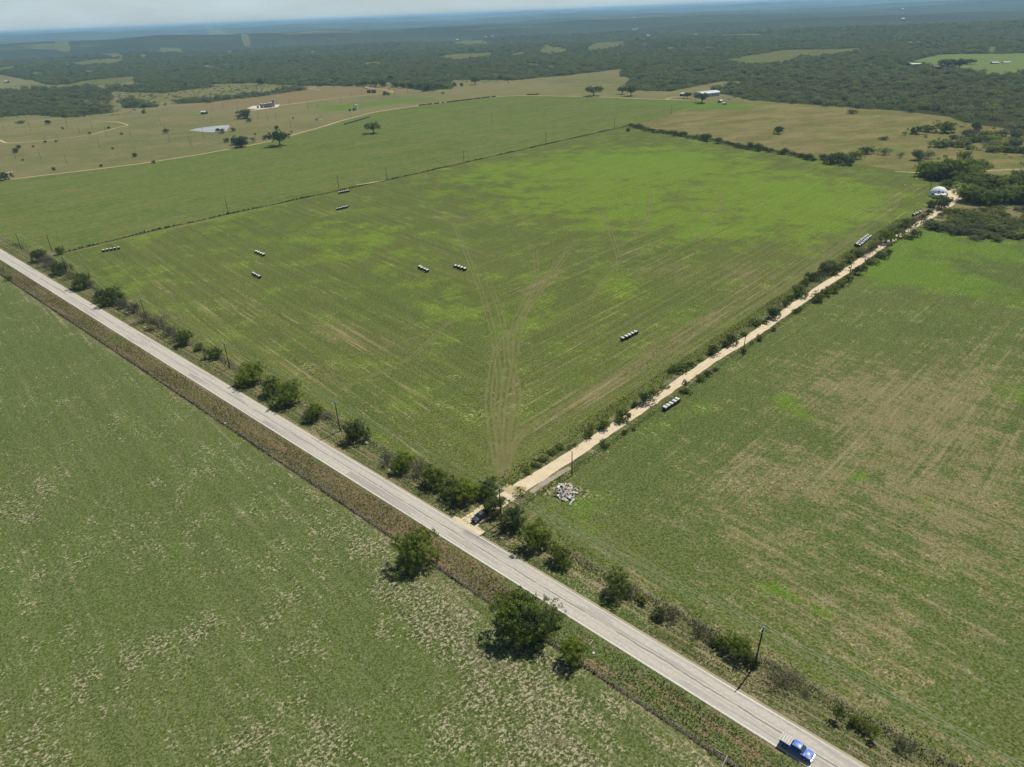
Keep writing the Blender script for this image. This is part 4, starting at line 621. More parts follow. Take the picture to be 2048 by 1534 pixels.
def forest():
    PT = []; SC = []
    for n, r0, r1, f in ((11000, 700, 1500, 1.0), (30000, 1500, 2600, 1.0), (46000, 2600, 4400, 1.2)):
        x, y = scat(n, r0, r1); px, py, dep = P(x, y, 0 * x); px = px + 7 * nz(x, y, 70, 4) + rng.normal(0, 2, n); py = py + 1.6 * nz(x, y, 90, 7) + rng.normal(0, .5, n); m = union(px, py, WOODS) & ~union(px, py, CLEAR + GREEN)
        thin = nz(x, y, 260, 1) + .5 * nz(x, y, 90, 2); m &= (thin > -.42) | (rng.uniform(0, 1, n) < .4)
        x, y = x[m], y[m]; k = len(x); w_ = (6.0 + 9.5 * rng.uniform(0, 1, k) ** 1.5) * f * (1 + .25 * nz(x, y, 300, 3)); h_ = w_ * rng.uniform(.5, .9, k)
        PT.append(np.column_stack([x, y, hgt(x, y) - .1])); SC.append(np.column_stack([w_, w_, h_]))
    gn_scatter('woodland', np.concatenate(PT), np.concatenate(SC), FK, 'dense dark green oak and cedar wood stretching away behind the fields')
    # loose scrub in the open country
    x, y = scat(60000, 600, 2300); px, py, dep = P(x, y, 0 * x)
    sc1 = inpoly(px, py, [(225, 186), (330, 186), (430, 172), (600, 170), (600, 176), (480, 192), (370, 200), (330, 212), (235, 200)]); sc2 = inpoly(px, py, [(-100, 160), (90, 165), (180, 168), (220, 186), (320, 215), (230, 232), (0, 240), (-100, 240)]); sc3 = inpoly(px, py, [(590, 172), (720, 170), (1030, 156), (1020, 166), (900, 166), (790, 180)]) | inpoly(px, py, [(1830, 250), (1920, 240), (2100, 270), (2200, 330), (1960, 335), (1850, 330), (1750, 322), (1790, 300)]) | inpoly(px, py, [(1420, 178), (1500, 164), (1480, 190), (1500, 201), (1440, 200)])
    dens = np.where(sc1, .34, 0) + np.where(sc2, .12, 0) + np.where(sc3, .16, 0); dens *= (1 + nz(x, y, 120, 5)).clip(0, 2); m = (rng.uniform(0, 1, len(x)) < dens) & ~union(px, py, CLEAR)
    x, y = x[m], y[m]; k = len(x); w_ = rng.uniform(1.5, 5.0, k); FS = [crown('scrub_mass', 950 + i, 20, 8, .15, .08, 'bush', f_grey if i % 2 else f_wood, .2) for i in range(4)]
    gn_scatter('scrub', np.column_stack([x, y, hgt(x, y) - .05]), np.column_stack([w_, w_, w_ * rng.uniform(.5, .8, k)]), FS, 'loose low scrub dotting the open ground before the wood')
forest()
# tall grass along fences and in the verges
def grass(name, segs, mat, label, hgt_=(.35, .9), wid=.16):
    V = []; tn = []
    for (a, b_, width, dens) in segs:
        a, b_ = np.array(a[:2]), np.array(b_[:2]); L = np.linalg.norm(b_ - a); n = int(L * dens); t = rng.uniform(0, 1, n); d = (b_ - a) / L; nn = np.array([-d[1], d[0]])
        c = a + np.outer(t, b_ - a) + nn * rng.uniform(-.5, .5, (n, 1)) * width; ang = rng.uniform(0, 3.14, n); h = rng.uniform(*hgt_, n) * (1 + .35 * np.sin(t * L / 7)); w2 = wid * rng.uniform(.6, 1.6, n)
        dx = np.column_stack([np.cos(ang), np.sin(ang)]) * w2[:, None]; lean = rng.normal(0, .22, (n, 2)); z0 = np.zeros((n, 1)) + .02; z1 = h[:, None]
        V.append(np.stack([np.hstack([c - dx, z0]), np.hstack([c + dx, z0]), np.hstack([c + dx * .7 + lean, z1]), np.hstack([c - dx * .7 + lean, z1 * .9])], 1).reshape(-1, 3)); tn.append(np.repeat(rng.uniform(0, 1, n), 4))
    V = np.concatenate(V); me = npmesh(name, V, np.arange(len(V)).reshape(-1, 4), mat, dict(tone=np.concatenate(tn))); return tag(link(bpy.data.objects.new(name, me)), label, kind='stuff')
fence1 = [(130, 505), (300, 463), (460, 428), (680, 381), (774, 361), (928, 326), (1092, 289), (1256, 252)]
grass('dark_fence_grass', [(UV(-560, 82.5), UV(60, 82.7), .8, 7)], f_thatch, 'dark matted grass along the lower fence of the road', (.25, .55), .14)
grass('field_fence_grass', [(G(*a), G(*b_), 1.2, 3) for a, b_ in zip(fence1, fence1[1:])], f_thatch, 'dark weeds along the fence between the meadow and the upper field', (.4, 1.2), .28)
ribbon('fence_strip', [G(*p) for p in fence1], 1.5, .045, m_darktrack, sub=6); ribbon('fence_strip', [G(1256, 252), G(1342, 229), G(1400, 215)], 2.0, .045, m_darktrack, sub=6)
ribbon('fence_strip', [UV(-600, 82.5), UV(80, 82.7)], 1.3, .042, m_darktrack, sub=6)  # dark line under the matted grass, with the fence's shadow painted in
grass('dry_verge_grass', [(UV(-540, 107.2), UV(110, 107.2), 3.0, 16), (UV(-540, 86.5), UV(100, 86.5), 7, 14), (UV(-107.6, 112), UV(-107.6, 460), 1.6, 6), (UV(-119, 112), UV(-119, 470), 5, 14)], f_dead, 'tall dry straw-coloured grass on the verges and fence lines', (.2, .55), .11)
V_ = [(UV(-540, 110), UV(120, 110), 3, 7), (UV(-540, 102.5), UV(110, 102.5), 7, 12), (UV(-540, 87), UV(100, 87), 6, 14), (UV(-119.5, 112), UV(-119.5, 470), 6, 12), (UV(-107.5, 112), UV(-107.5, 460), 2.2, 7)]
grass('green_verge_grass', V_, f_green, 'green weeds between the dry grass of the verges', (.12, .4), .12)
# ---------------------------------------------------------------- bales
def bale_proto(side, end, name='bale'):
    n = 20; b = MB(); r = .76; prof = [(r * math.cos(i * 2 * math.pi / n), r * .97 * math.sin(i * 2 * math.pi / n) + r * .96) for i in range(n)]
    b.prism(prof, -.72, .72); body = b.mesh('wrap', side, bevel=.03); e = MB(); pr = [(r * .93 * math.cos(i * 2 * math.pi / n), r * .9 * math.sin(i * 2 * math.pi / n) + r * .96) for i in range(n)]
    e.prism(pr, -.735, -.725); e2 = MB(); e2.prism(pr, .725, .735); return body, e.mesh('end_face', end), e2.mesh('end_face', end)
def lit_top(name, top, low):   # sunlit pale top and shaded dark sides painted into the bale colour
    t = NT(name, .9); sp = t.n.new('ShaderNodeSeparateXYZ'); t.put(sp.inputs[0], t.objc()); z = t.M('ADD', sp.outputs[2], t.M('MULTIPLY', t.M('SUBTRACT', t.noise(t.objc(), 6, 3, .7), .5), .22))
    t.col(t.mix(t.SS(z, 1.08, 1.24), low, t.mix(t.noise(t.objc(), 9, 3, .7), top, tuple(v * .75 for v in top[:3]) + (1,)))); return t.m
m_hay = lit_top('lit_top_hay', (.78, .77, .70, 1), (.040, .038, .032, 1)); m_whay = lit_top('lit_top_net_wrap', (.60, .60, .58, 1), (.22, .22, .21, 1))
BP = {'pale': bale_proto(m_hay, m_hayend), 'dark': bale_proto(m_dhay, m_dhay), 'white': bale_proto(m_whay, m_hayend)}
def bale_row(a, b_, n, kind, label, group, across=True, only=None):
    a = G(*a); b_ = G(*b_); d = b_ - a; ang = math.atan2(d[1], d[0])
    for i in range(n):
        if only and not only(i): continue
        p = a + d * (i / (n - 1) if n > 1 else .5) + rng.normal(0, .06, 3) * np.array([1, 1, 0])
        lab = label if isinstance(label, str) else label(i, n)
        o = empty('hay_bale', (p[0], p[1], .02), ang + (0 if across else math.pi / 2) + rng.normal(0, .03), lab, 'hay bale', group)
        k = rng.uniform(1.04, 1.14); o.scale = (k, k, k)
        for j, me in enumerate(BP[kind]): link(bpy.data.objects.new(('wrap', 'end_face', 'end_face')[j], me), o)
def lab5(where):
    def f(i, n):
        w = ['leftmost', 'second from the left', 'middle', 'second from the right', 'rightmost'] if n == 5 else ['leftmost', 'second from the left', 'second from the right', 'rightmost']
        return f'{w[i]} bale of the {n} {where}'
    return f
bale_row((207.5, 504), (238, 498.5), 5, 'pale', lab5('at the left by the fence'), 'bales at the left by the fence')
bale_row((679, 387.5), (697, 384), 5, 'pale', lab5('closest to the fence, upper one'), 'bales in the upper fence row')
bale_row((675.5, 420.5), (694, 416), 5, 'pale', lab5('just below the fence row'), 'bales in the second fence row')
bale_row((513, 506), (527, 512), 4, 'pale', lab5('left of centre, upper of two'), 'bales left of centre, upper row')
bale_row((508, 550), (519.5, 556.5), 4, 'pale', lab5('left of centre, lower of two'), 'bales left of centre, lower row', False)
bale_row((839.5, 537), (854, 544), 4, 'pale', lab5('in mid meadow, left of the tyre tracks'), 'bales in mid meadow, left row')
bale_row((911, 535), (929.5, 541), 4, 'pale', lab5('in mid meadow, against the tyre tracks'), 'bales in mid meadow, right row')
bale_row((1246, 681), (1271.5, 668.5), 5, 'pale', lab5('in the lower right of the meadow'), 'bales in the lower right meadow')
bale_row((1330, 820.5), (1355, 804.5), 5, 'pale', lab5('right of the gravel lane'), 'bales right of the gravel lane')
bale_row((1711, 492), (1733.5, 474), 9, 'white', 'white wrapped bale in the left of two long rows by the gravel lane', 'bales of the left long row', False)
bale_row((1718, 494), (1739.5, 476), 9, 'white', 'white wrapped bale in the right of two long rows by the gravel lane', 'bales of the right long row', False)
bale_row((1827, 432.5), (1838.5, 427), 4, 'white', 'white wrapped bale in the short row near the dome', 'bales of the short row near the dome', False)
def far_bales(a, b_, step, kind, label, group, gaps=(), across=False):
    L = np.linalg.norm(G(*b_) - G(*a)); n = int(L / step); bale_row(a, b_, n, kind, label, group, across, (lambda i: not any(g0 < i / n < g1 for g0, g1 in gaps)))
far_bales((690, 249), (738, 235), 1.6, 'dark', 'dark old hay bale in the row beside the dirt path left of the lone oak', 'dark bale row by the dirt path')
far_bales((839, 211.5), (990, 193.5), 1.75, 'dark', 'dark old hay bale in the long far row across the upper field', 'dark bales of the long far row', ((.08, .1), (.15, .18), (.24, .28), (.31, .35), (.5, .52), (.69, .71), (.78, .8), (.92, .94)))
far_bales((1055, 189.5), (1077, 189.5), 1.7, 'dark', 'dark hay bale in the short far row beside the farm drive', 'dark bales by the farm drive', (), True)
# ---------------------------------------------------------------- utility poles and wires
def pole(px, py, h, label, arm=True, group=None, base=None, lean=(0, 0), r=.16, armdir=None, thin=False):
    p = G(px, py) if base is None else base; o = empty('utility_pole', (p[0], p[1], 0), (A0 + math.pi / 2 if armdir is None else armdir), label, 'utility pole', group)
    b = MB(); b.tube([(0, 0, -.3), (lean[0] * .5, lean[1] * .5, h * .5), (lean[0], lean[1], h)], [r, r * .85, r * .65], 10); b.build('mast', m_pole, o, smooth=False)
    tips = []
    if arm:
        c = MB(); c.box((lean[0], lean[1] + .2, h - .55), (2.9, .16, .16)); c.build('crossarm', m_greypole, o)
        for x in (-1.15, 0, 1.15):
            i = MB(); z = h - .48 if x else h; i.tube([(lean[0] + x, lean[1] + (.2 if x else 0), z), (lean[0] + x, lean[1] + (.2 if x else 0), z + .14), (lean[0] + x, lean[1] + (.2 if x else 0), z + .28)], [.07, .13, .06], 8); i.build('insulator', m_ins, o)
            l = Vector((lean[0] + x, lean[1] + (.2 if x else 0), z + .28)); M = Matrix.Translation((p[0], p[1], 0)) @ Matrix.Rotation(o.rotation_euler.z, 4, 'Z'); tips.append(M @ l)
        br = MB(); br.tube([(lean[0] - .7, lean[1] + .2, h - .6), (lean[0], lean[1] + .13, h - 1.3)], .02, 5); br.tube([(lean[0] + .7, lean[1] + .2, h - .6), (lean[0], lean[1] + .13, h - 1.3)], .02, 5); br.build('brace', m_pole, o)
    else: tips.append(Vector((p[0], p[1], h)))
    return tips
RP = [(80, 'just out of the frame'), (-35.8, 'nearest utility pole with crossarm, beside two bright green trees'), (-107, 'crossarm pole at the mouth of the gravel lane between two green trees'), (-180, 'crossarm pole rising behind the round dark tree'), (-254, 'crossarm pole left of the dark rounded roadside tree'), (-331, 'crossarm pole among the long row of grey bushes'), (-434, 'crossarm pole rising out of a dark tree by the far road'), (-516, 'farthest crossarm pole on the road at the left')]
tips = []
for u, lab in RP:
    if u == 80: b_ = UV(u, 105.4); o = None
    tips.append(pole(0, 0, 11.2, lab if u != 80 else 'crossarm pole of the road line beyond the lower right corner', base=UV(u, 105.4), lean=(random.uniform(-.3, .3), -.45 if u == -35.8 else random.uniform(-.3, .3)), r=.19))
def wire(a, b_, sag, lab=None, r=.022, group=None):
    b = MB(); pts = [Vector(a).lerp(Vector(b_), t / 12) - Vector((0, 0, sag * 4 * (t / 12) * (1 - t / 12))) for t in range(13)]; b.tube(pts, r, 4); return tag(b.build('power_line', m_wire), lab, 'power line', group)
names = ['the nearest pole and the lower right corner', 'the nearest pole and the lane mouth pole', 'the lane mouth pole and the round dark tree pole', 'the round dark tree pole and the pole left of it', 'the poles left and right of the twin bushes', 'the grey bush pole and the dark tree pole', 'the two farthest road poles']
for i in range(len(tips) - 1):
    for j in range(3): wire(tips[i][j], tips[i + 1][j], 1.0, f'{["near", "middle", "far"][j]} wire between {names[i]}', [.026, .026, .016][min(i, 2)], f'lines between {names[i]}')
for px, py, h, lab in ((1144, 951, 8.4, 'bare pole by the rubbish heap at the start of the gravel lane'), (1486, 712, 9, 'bare dark pole halfway along the gravel lane'), (1697, 564, 8.5, 'bare pole on the right of the lane before the far thicket'), (1841, 451, 7.5, 'bare pole on the lane just before the bend'), (1859, 385, 9.5, 'bare pole left of the white dome')): pole(px, py, h, lab, False, r=.17)
for px, py, h, lab in ((105, 504, 11, 'tall bare pole at the road end of the meadow fence'), (457, 428, 10.5, 'bare fence-line pole, second from the road'), (678, 378, 10.5, 'bare fence-line pole above the upper bale row'), (774, 359, 11, 'bare fence-line pole at the pale dirt patch'), (928, 324, 11, 'bare fence-line pole in the middle of the meadow fence'), (1092, 286, 11.5, 'bare fence-line pole toward the meadow corner'), (1229, 256, 11.5, 'bare fence-line pole close to the meadow corner'), (1342, 229, 10, 'bare pole on the fence beyond the meadow corner'), (984, 245, 12, 'lone pole standing in the upper field')): pole(px, py, h, lab, False, r=.2)
for px, py in ((10, 262), (62, 262), (57, 250), (135, 257), (133, 248), (92, 284), (118, 284), (200, 297), (185, 262), (214, 273), (263, 276), (340, 285), (322, 252), (330, 258), (380, 290), (385, 297), (408, 276), (426, 222), (447, 215), (476, 222), (134, 328), (82, 318), (160, 268), (580, 209), (683, 207), (617, 220), (636, 218), (746, 190), (703, 194), (724, 192), (816, 188), (790, 190), (537, 244), (553, 243), (518, 238), (582, 256), (424, 245), (32, 318)):
    pole(px, py, random.uniform(9, 13), 'slender pole among the many scattered over the left pasture', False, 'slender poles scattered over the left pasture', r=.15)
# ---------------------------------------------------------------- fences
def fence(name, a, b_, label, n, h=1.25, r=.06):
    a, b_ = np.array(a), np.array(b_); o = empty(name, (a[0], a[1], 0), 0, label, 'fence'); d = b_ - a; b = MB(); b.tube([(0, 0, -.2), (0, 0, h)], [r, r * .85], 6); me = b.mesh('post', m_greypole)
    for i in range(n + 1): q = link(bpy.data.objects.new('post', me), o); q.location = (d[0] * i / n, d[1] * i / n, 0)
    for z in (.45, .8, 1.12): wv = MB(); wv.tube([(0, 0, z), (float(d[0]), float(d[1]), z)], .008, 3); wv.build('wire', m_wire, o)
fence('wire_fence', UV(-540, 82.4), UV(100, 82.4), 'low wire fence with wooden posts along the lower side of the road', 96)
fence('wire_fence', UV(-540, 107.8), UV(-119, 107.8), 'wire fence behind the bushes along the meadow side of the road', 80)
fence('wire_fence', UV(-104, 107.8), UV(110, 107.8), 'wire fence along the dry meadow right of the lane mouth', 46)
fence('wire_fence', G(130, 505), G(1256, 252), 'wire fence between the meadow and the upper field', 90)
# ---------------------------------------------------------------- vehicles
def carpaint(name, c, rough=.42):
    t = NT(name, rough); t.b.inputs['Specular IOR Level'].default_value = .5; t.b.inputs['Coat Weight'].default_value = .35; t.b.inputs['Coat Roughness'].default_value = .05; t.col(c); return t.m
m_glass = carpaint('dark_glass', (.03, .05, .05, 1), .08); m_rubber = plain('rubber', (.02, .02, .02, 1), .85); m_chrome = plain('chrome', (.65, .66, .68, 1), .25, .7, var=.03); m_rim = plain('rim_metal', (.4, .4, .42, 1), .35, .6, var=.05)
m_plank = plain('beige_planks', (.40, .385, .33, 1), .8, var=.12, scale=2); m_lamp = plain('lamp_glass', (.8, .8, .78, 1), .2, var=.03); m_red = plain('tail_lamp', (.4, .02, .02, 1), .3, var=.05)
def pickup(p, ang, paint, label, cover):
    o = empty('pickup_truck', (p[0], p[1], .07 if p[2] == 0 else p[2]), ang, label, 'pickup truck'); L = 5.7
    # body: side profile (x forward), cab slightly narrower
    b = MB(); b.prism([(-2.85, .55), (-2.85, 1.12), (-.95, 1.14), (-.95, 1.12), (1.35, 1.14), (2.55, 1.06), (2.8, .98), (2.85, .55), (2.3, .42), (-2.4, .45)], -.95, .95); b.build('body', paint, o, bevel=.05)
    b = MB(); M = Matrix.Identity(4)
    bot = [(-.98, -.90), (1.42, -.90), (1.42, .90), (-.98, .90)]; top = [(-.72, -.70), (.72, -.70), (.72, .70), (-.72, .70)]
    vb = [b.bm.verts.new((x, y, 1.12)) for x, y in bot]; vt = [b.bm.verts.new((x, y, 1.80)) for x, y in top]; b.bm.faces.new(vb[::-1]); b.bm.faces.new(vt)
    for i in range(4): b.bm.faces.new([vb[i], vb[(i + 1) % 4], vt[(i + 1) % 4], vt[i]])
    b.build('cab', paint, o, bevel=.04)
    def quad(name, pts, mat, off):
        b = MB(); P4 = [Vector(q) for q in pts]; nn = (P4[1] - P4[0]).cross(P4[3] - P4[0]).normalized() * off
        a = [b.bm.verts.new(q) for q in P4]; c = [b.bm.verts.new(q + nn) for q in P4]; b.bm.faces.new(a[::-1]); b.bm.faces.new(c)
        for i in range(4): b.bm.faces.new([a[i], a[(i + 1) % 4], c[(i + 1) % 4], c[i]])
        return b.build(name, mat, o)
    quad('windscreen', [(1.37, -.80, 1.17), (1.37, .80, 1.17), (.80, .64, 1.74), (.80, -.64, 1.74)], m_glass, .03)
    quad('rear_window', [(-.97, .72, 1.22), (-.97, -.72, 1.22), (-.77, -.60, 1.72), (-.77, .60, 1.72)], m_glass, .03)
    for s in (-1, 1):
        for x0, x1, t0, t1 in ((.25, 1.22, .22, .72), (-.85, .13, -.68, .12)):
            q = [(x0, s * .885, 1.18), (x1, s * .885, 1.18), (t1, s * .725, 1.72), (t0, s * .725, 1.72)]; quad('side_window', q if s < 0 else q[::-1], m_glass, .03)
        m = MB(); m.box((1.15, s * 1.06, 1.22), (.14, .22, .2)); m.build('wing_mirror', paint if cover else m_rubber, o, bevel=.02)
        h = MB(); h.box((2.83, s * .72, .88), (.08, .36, .2)); h.build('headlight', m_lamp, o); h = MB(); h.box((-2.87, s * .82, .9), (.06, .16, .34)); h.build('tail_light', m_red, o)
    for x in (-1.85, 1.82):
        for s in (-1, 1):
            n = 20; w_ = MB(); w_.tube([(x, s * .72, .40), (x, s * 1.0, .40)], .40, n); wh = w_.build('wheel', m_rubber, o, bevel=.0); r = MB(); r.tube([(x, s * 1.0, .40), (x, s * 1.02, .40)], .24, 14); r.build('rim', m_rim, wh)
    b = MB(); b.box((2.92, 0, .62), (.16, 1.86, .26)); b.build('front_bumper', m_chrome if cover else m_rubber, o, bevel=.04); b = MB(); b.box((-2.93, 0, .58), (.16, 1.8, .2)); b.build('rear_bumper', m_chrome, o, bevel=.03)
    b = MB(); b.box((2.86, 0, .86), (.06, 1.0, .24)); b.build('grille', m_darkw if cover else m_rubber, o)
    b = MB(); b.prism([(1.5, 1.13), (2.5, 1.06), (2.5, 1.09), (1.5, 1.19)], -.72, .72); b.build('bonnet_bulge', paint, o, bevel=.02)
    def dome_panel(name, x0, x1, hw, z0, z1, rise):
        bm = bmesh.new(); n = 8; g = [[bm.verts.new((x0 + (x1 - x0) * i / n, -hw + 2 * hw * j / n, z0 + (z1 - z0) * i / n + rise * (1 - (2 * i / n - 1) ** 2 * .7) * (1 - (2 * j / n - 1) ** 2))) for j in range(n + 1)] for i in range(n + 1)]
        for i in range(n):
            for j in range(n): bm.faces.new([g[i][j], g[i + 1][j], g[i + 1][j + 1], g[i][j + 1]])
        me = bpy.data.meshes.new(name); bm.to_mesh(me); bm.free(); [setattr(q, 'use_smooth', True) for q in me.polygons]; me.materials.append(paint); link(bpy.data.objects.new(name, me), o)
    dome_panel('bonnet', 1.40, 2.74, .88, 1.15, 1.06, .12); dome_panel('roof_panel', -.71, .71, .69, 1.80, 1.80, .09)
    if cover:   # white ribbed box lid standing above the bed
        b = MB(); b.box((-1.98, 0, 1.50), (2.0, 2.06, .09)); cv = b.build('bed_topper', m_plank, o, bevel=.02)
        for i in range(5): r = MB(); r.box((-2.92 + i * .47, 0, 1.575), (.07, 2.02, .06)); r.build('rib', m_debrisw, cv)
        b = MB(); b.box((-1.95, 0, 1.29), (1.8, 1.78, .33)); b.build('bed_box', m_darkw, o)  # near-black box paints the shade under the lid
    else:
        b = MB(); b.box((-1.9, 0, 1.145), (1.72, 1.6, .01)); b.build('bed_floor', m_rubber, o); b = MB()
        for x in (-.55, -.05, .45): b.box((x, 0, 1.86), (.06, 1.25, .05))
        for s in (-.6, .6): b.box((0, s, 1.885), (1.25, .05, .05))
        b.build('roof_rack', m_rim, o)
    return o
m_blue = carpaint('blue_paint', (.012, .10, .46, 1)); m_black = carpaint('black_paint', (.05, .055, .065, 1), .3)
q = UV(*uv(*G(1593, 1500)[:2]))
pu, pv = uv(*G(1592, 1502)[:2]); pickup(UV(pu, 92.75), A0, m_blue, 'blue pickup with a white ribbed bed cover driving at the lower right', True)
a_, b_ = G(949, 1046), G(974, 1027); d_ = a_ - b_; pc = (a_ + b_) / 2; pickup(np.array([pc[0], pc[1], .06]), math.atan2(d_[1], d_[0]), m_black, 'dark pickup truck with a roof rack parked on the gravel at the lane mouth', False)
# ---------------------------------------------------------------- buildings
def gable(px, py, L, Wd, h, rise, ang, roof, wall, label, cat='shed', name='shed', doors=1, z=0, overhang=.4, pt=None):
    p = G(px, py) if pt is None else pt; z0 = float(hgt(p[0], p[1])); o = empty(name, (p[0], p[1], z0), ang, label, cat)
    b = MB(); b.prism([(-Wd / 2, -1), (Wd / 2, -1), (Wd / 2, h), (0, h + rise), (-Wd / 2, h)], -L / 2, L / 2); b.build('wall', wall, o)
    t = .14; e = overhang; k = rise / (Wd / 2); b = MB()
    b.prism([(-Wd / 2 - e, h - k * e + .02), (0, h + rise + .02), (Wd / 2 + e, h - k * e + .02), (Wd / 2 + e, h - k * e + t), (0, h + rise + t), (-Wd / 2 - e, h - k * e + t)], -L / 2 - e, L / 2 + e); b.build('roof', roof, o)
    for i in range(doors):
        b = MB(); b.box((0, -L / 2 - .02, h * .42), (Wd * .4, .08, h * .84)); b.build('door', m_darkw, o)
    n = max(1, int(L / 5))
    for s in (-1, 1):
        for i in range(n): b = MB(); b.box((s * (Wd / 2 + .02), -L / 2 + (i + .5) * L / n, h * .55), (.08, 1.2, h * .3)); b.build('window', m_darkw, o)
    return o
# long arched barn
def arch_barn():
    p = G(1413, 192); o = empty('barn', (p[0], p[1], 0), R_(-62), 'long pale metal barn with a low curved roof behind the round oak', 'barn'); b = MB(); b.prism([(-9, -.5), (9, -.5), (9, 4.2), (-9, 4.2)], -17, 17); b.build('wall', m_tin2, o)
    b = MB(); pr = [(9.5 * math.cos(t), 4.2 + 2.6 * math.sin(t)) for t in np.linspace(0, math.pi, 15)]; b.prism(pr, -17.5, 17.5); b.build('roof', m_tin, o)
    for s in (-1, 1): b = MB(); b.box((0, s * 17.02, 1.9), (5, .1, 3.8)); b.build('door', m_darkw, o)
    for i in range(6): b = MB(); b.box((9.03, -14 + i * 5.6, 2.4), (.1, 1.6, 1.2)); b.build('window', m_darkw, o)
arch_barn()
gable(1369, 192, 11, 8, 3.2, 1.6, R_(30), m_tin, m_darkw, 'small white-roofed shed left of the round oak at the farm')
gable(1440, 205, 6, 4, 2.6, 1.0, R_(-40), m_tin, m_tin2, 'little shed with a bright roof right of the long barn'); gable(1449, 209, 4, 3, 2.0, .6, R_(20), m_debrisw, m_tin2, 'tiny white hut right of the long barn')
gable(409, 228, 9, 5, 3.2, 1.2, R_(70), m_debrisw, m_brownw, 'white-roofed open shed in the pasture above the pond')
gable(1830, 133, 22, 9, 4.5, 1.2, R_(85), m_tin, m_brownw, 'long brown barn with a pale roof in front of the green far pasture', 'barn', 'barn')
gable(1880, 138, 24, 14, 4, 3, R_(70), m_brownw, m_brownw, 'dark low farmhouse under the far big trees', 'house', 'house'); gable(1989, 127, 12, 8, 1.8, .9, R_(85), m_tin, m_darkw, 'low white-roofed shed in the green far pasture, left one of two'); gable(2012, 126, 12, 8, 1.4, .8, R_(85), m_tin, m_tin2, 'low white-roofed shed in the green far pasture, right one of two')
gable(14, 164, 16, 9, 4, 2, R_(50), m_debrisw, m_tin2, 'white metal building by the wood at the left edge')
for px, py, s, lab in ((636, 74, 22, 'far white house alone in the dark wood left of the middle'), (914, 70, 30, 'far white roof, left one of the hillside village'), (972, 73, 24, 'far white roof, middle one of the hillside village'), (985, 72, 22, 'far white roof, right one of the hillside village'), (1267, 61, 26, 'far white tank-like house, left one of the bright pair'), (1274, 60, 24, 'far white house, right one of the bright pair'), (1296, 68, 26, 'far tan house on the cleared hill right of the bright pair'),
                       (1268, 44, 40, 'bright far roof above the pair on the hill'), (1340, 69, 20, 'far pale roof in the wood right of the cleared hill'), (1391, 65, 22, 'far white roof above the big wood'), (1234, 91, 14, 'far pale shed on the tan clearing'), (1138, 90, 14, 'far white shed by the left clearing'), (1050, 66, 20, 'far roof left of the bright pair'), (1804, 20, 60, 'far water-tower-like roof near the top right'), (900, 40, 60, 'white far roof close to the horizon'), (796, 139, 12, 'pale roof among the trees right of the belt, left one'), (804, 138, 14, 'pale roof among the trees right of the belt, right one'), (773, 144, 12, 'low grey roof among the trees of the belt'), (640, 144, 14, 'grey roof in the wood above the tan field'), (898, 150, 10, 'white roof at the edge of the wood above the long bale row'), (365, 87, 16, 'far pale roof on the beige clearing at left'), (1860, 70, 14, 'small pale roof in the right-hand wood'), (424, 166, 8, 'small white roof at the edge of the wood at left'), (1805, 38, 40, 'far white roof right, below the one by the top edge'), (1176, 32, 70, 'far white building near the horizon right of the middle')):
    s *= .6; p = G(px, py); gable(0, 0, s, s * .6, s * .16, s * .1, R_(random.uniform(40, 130)), m_debrisw if 'white' in lab or 'bright' in lab else m_tin, m_tin2, lab, 'house', 'house', 0, pt=p).location.z += 4 if s > 12 else 0
def dome():
    p = G(1876, 392); o = empty('dome_house', (p[0], p[1], 0), R_(-100), 'white dome house with a small porch roof beside the gravel yard', 'house'); b = MB(); r = 5.6; rings = []
    for i in range(9):
        a = i / 9 * math.pi / 2; rings.append([b.bm.verts.new((r * math.cos(a) * math.cos(t * math.pi / 12), r * math.cos(a) * math.sin(t * math.pi / 12), 1.0 + 5.2 * math.sin(a))) for t in range(24)])
    base = [b.bm.verts.new((r * math.cos(t * math.pi / 12), r * math.sin(t * math.pi / 12), -.2)) for t in range(24)]; tp_ = b.bm.verts.new((0, 0, 6.2)); al = [base] + rings
    for A, B in zip(al, al[1:]):
        for i in range(24): b.bm.faces.new([A[i], A[(i + 1) % 24], B[(i + 1) % 24], B[i]])
    for i in range(24): b.bm.faces.new([rings[-1][i], rings[-1][(i + 1) % 24], tp_])
    b.bm.faces.new(base[::-1]); b.build('shell', m_dome, o, smooth=True)
    for a, z in ((-.35, 3.9), (.15, 3.6), (.9, 1.8), (-1.0, 1.8)):
        rr_ = r * math.cos(math.asin(min(1, max(0, (z - 1) / 5.2)))); w_ = MB(); w_.box((rr_ * math.cos(a), rr_ * math.sin(a), z), (.5, .9, .8), rz=a); w_.build('window', m_darkw, o)
    b = MB(); b.box((6.3, .5, 2.75), (3.4, 3.2, .12), ry=.12); b.build('porch_roof', m_debrisw, o); b = MB(); b.box((6.2, -3.0, 2.55), (3.0, 3.0, .12), ry=.10); b.build('porch_roof', m_tin, o)
    for y in (-4.2, -1.5, 1.9):
        b = MB(); b.tube([(7.6, y, 0), (7.6, y, 2.5)], .07, 6); b.build('porch_post', m_greypole, o)
    b = MB(); b.box((5.9, 0, .9), (.4, 1.1, 2.1)); b.build('door', m_darkw, o)
dome()
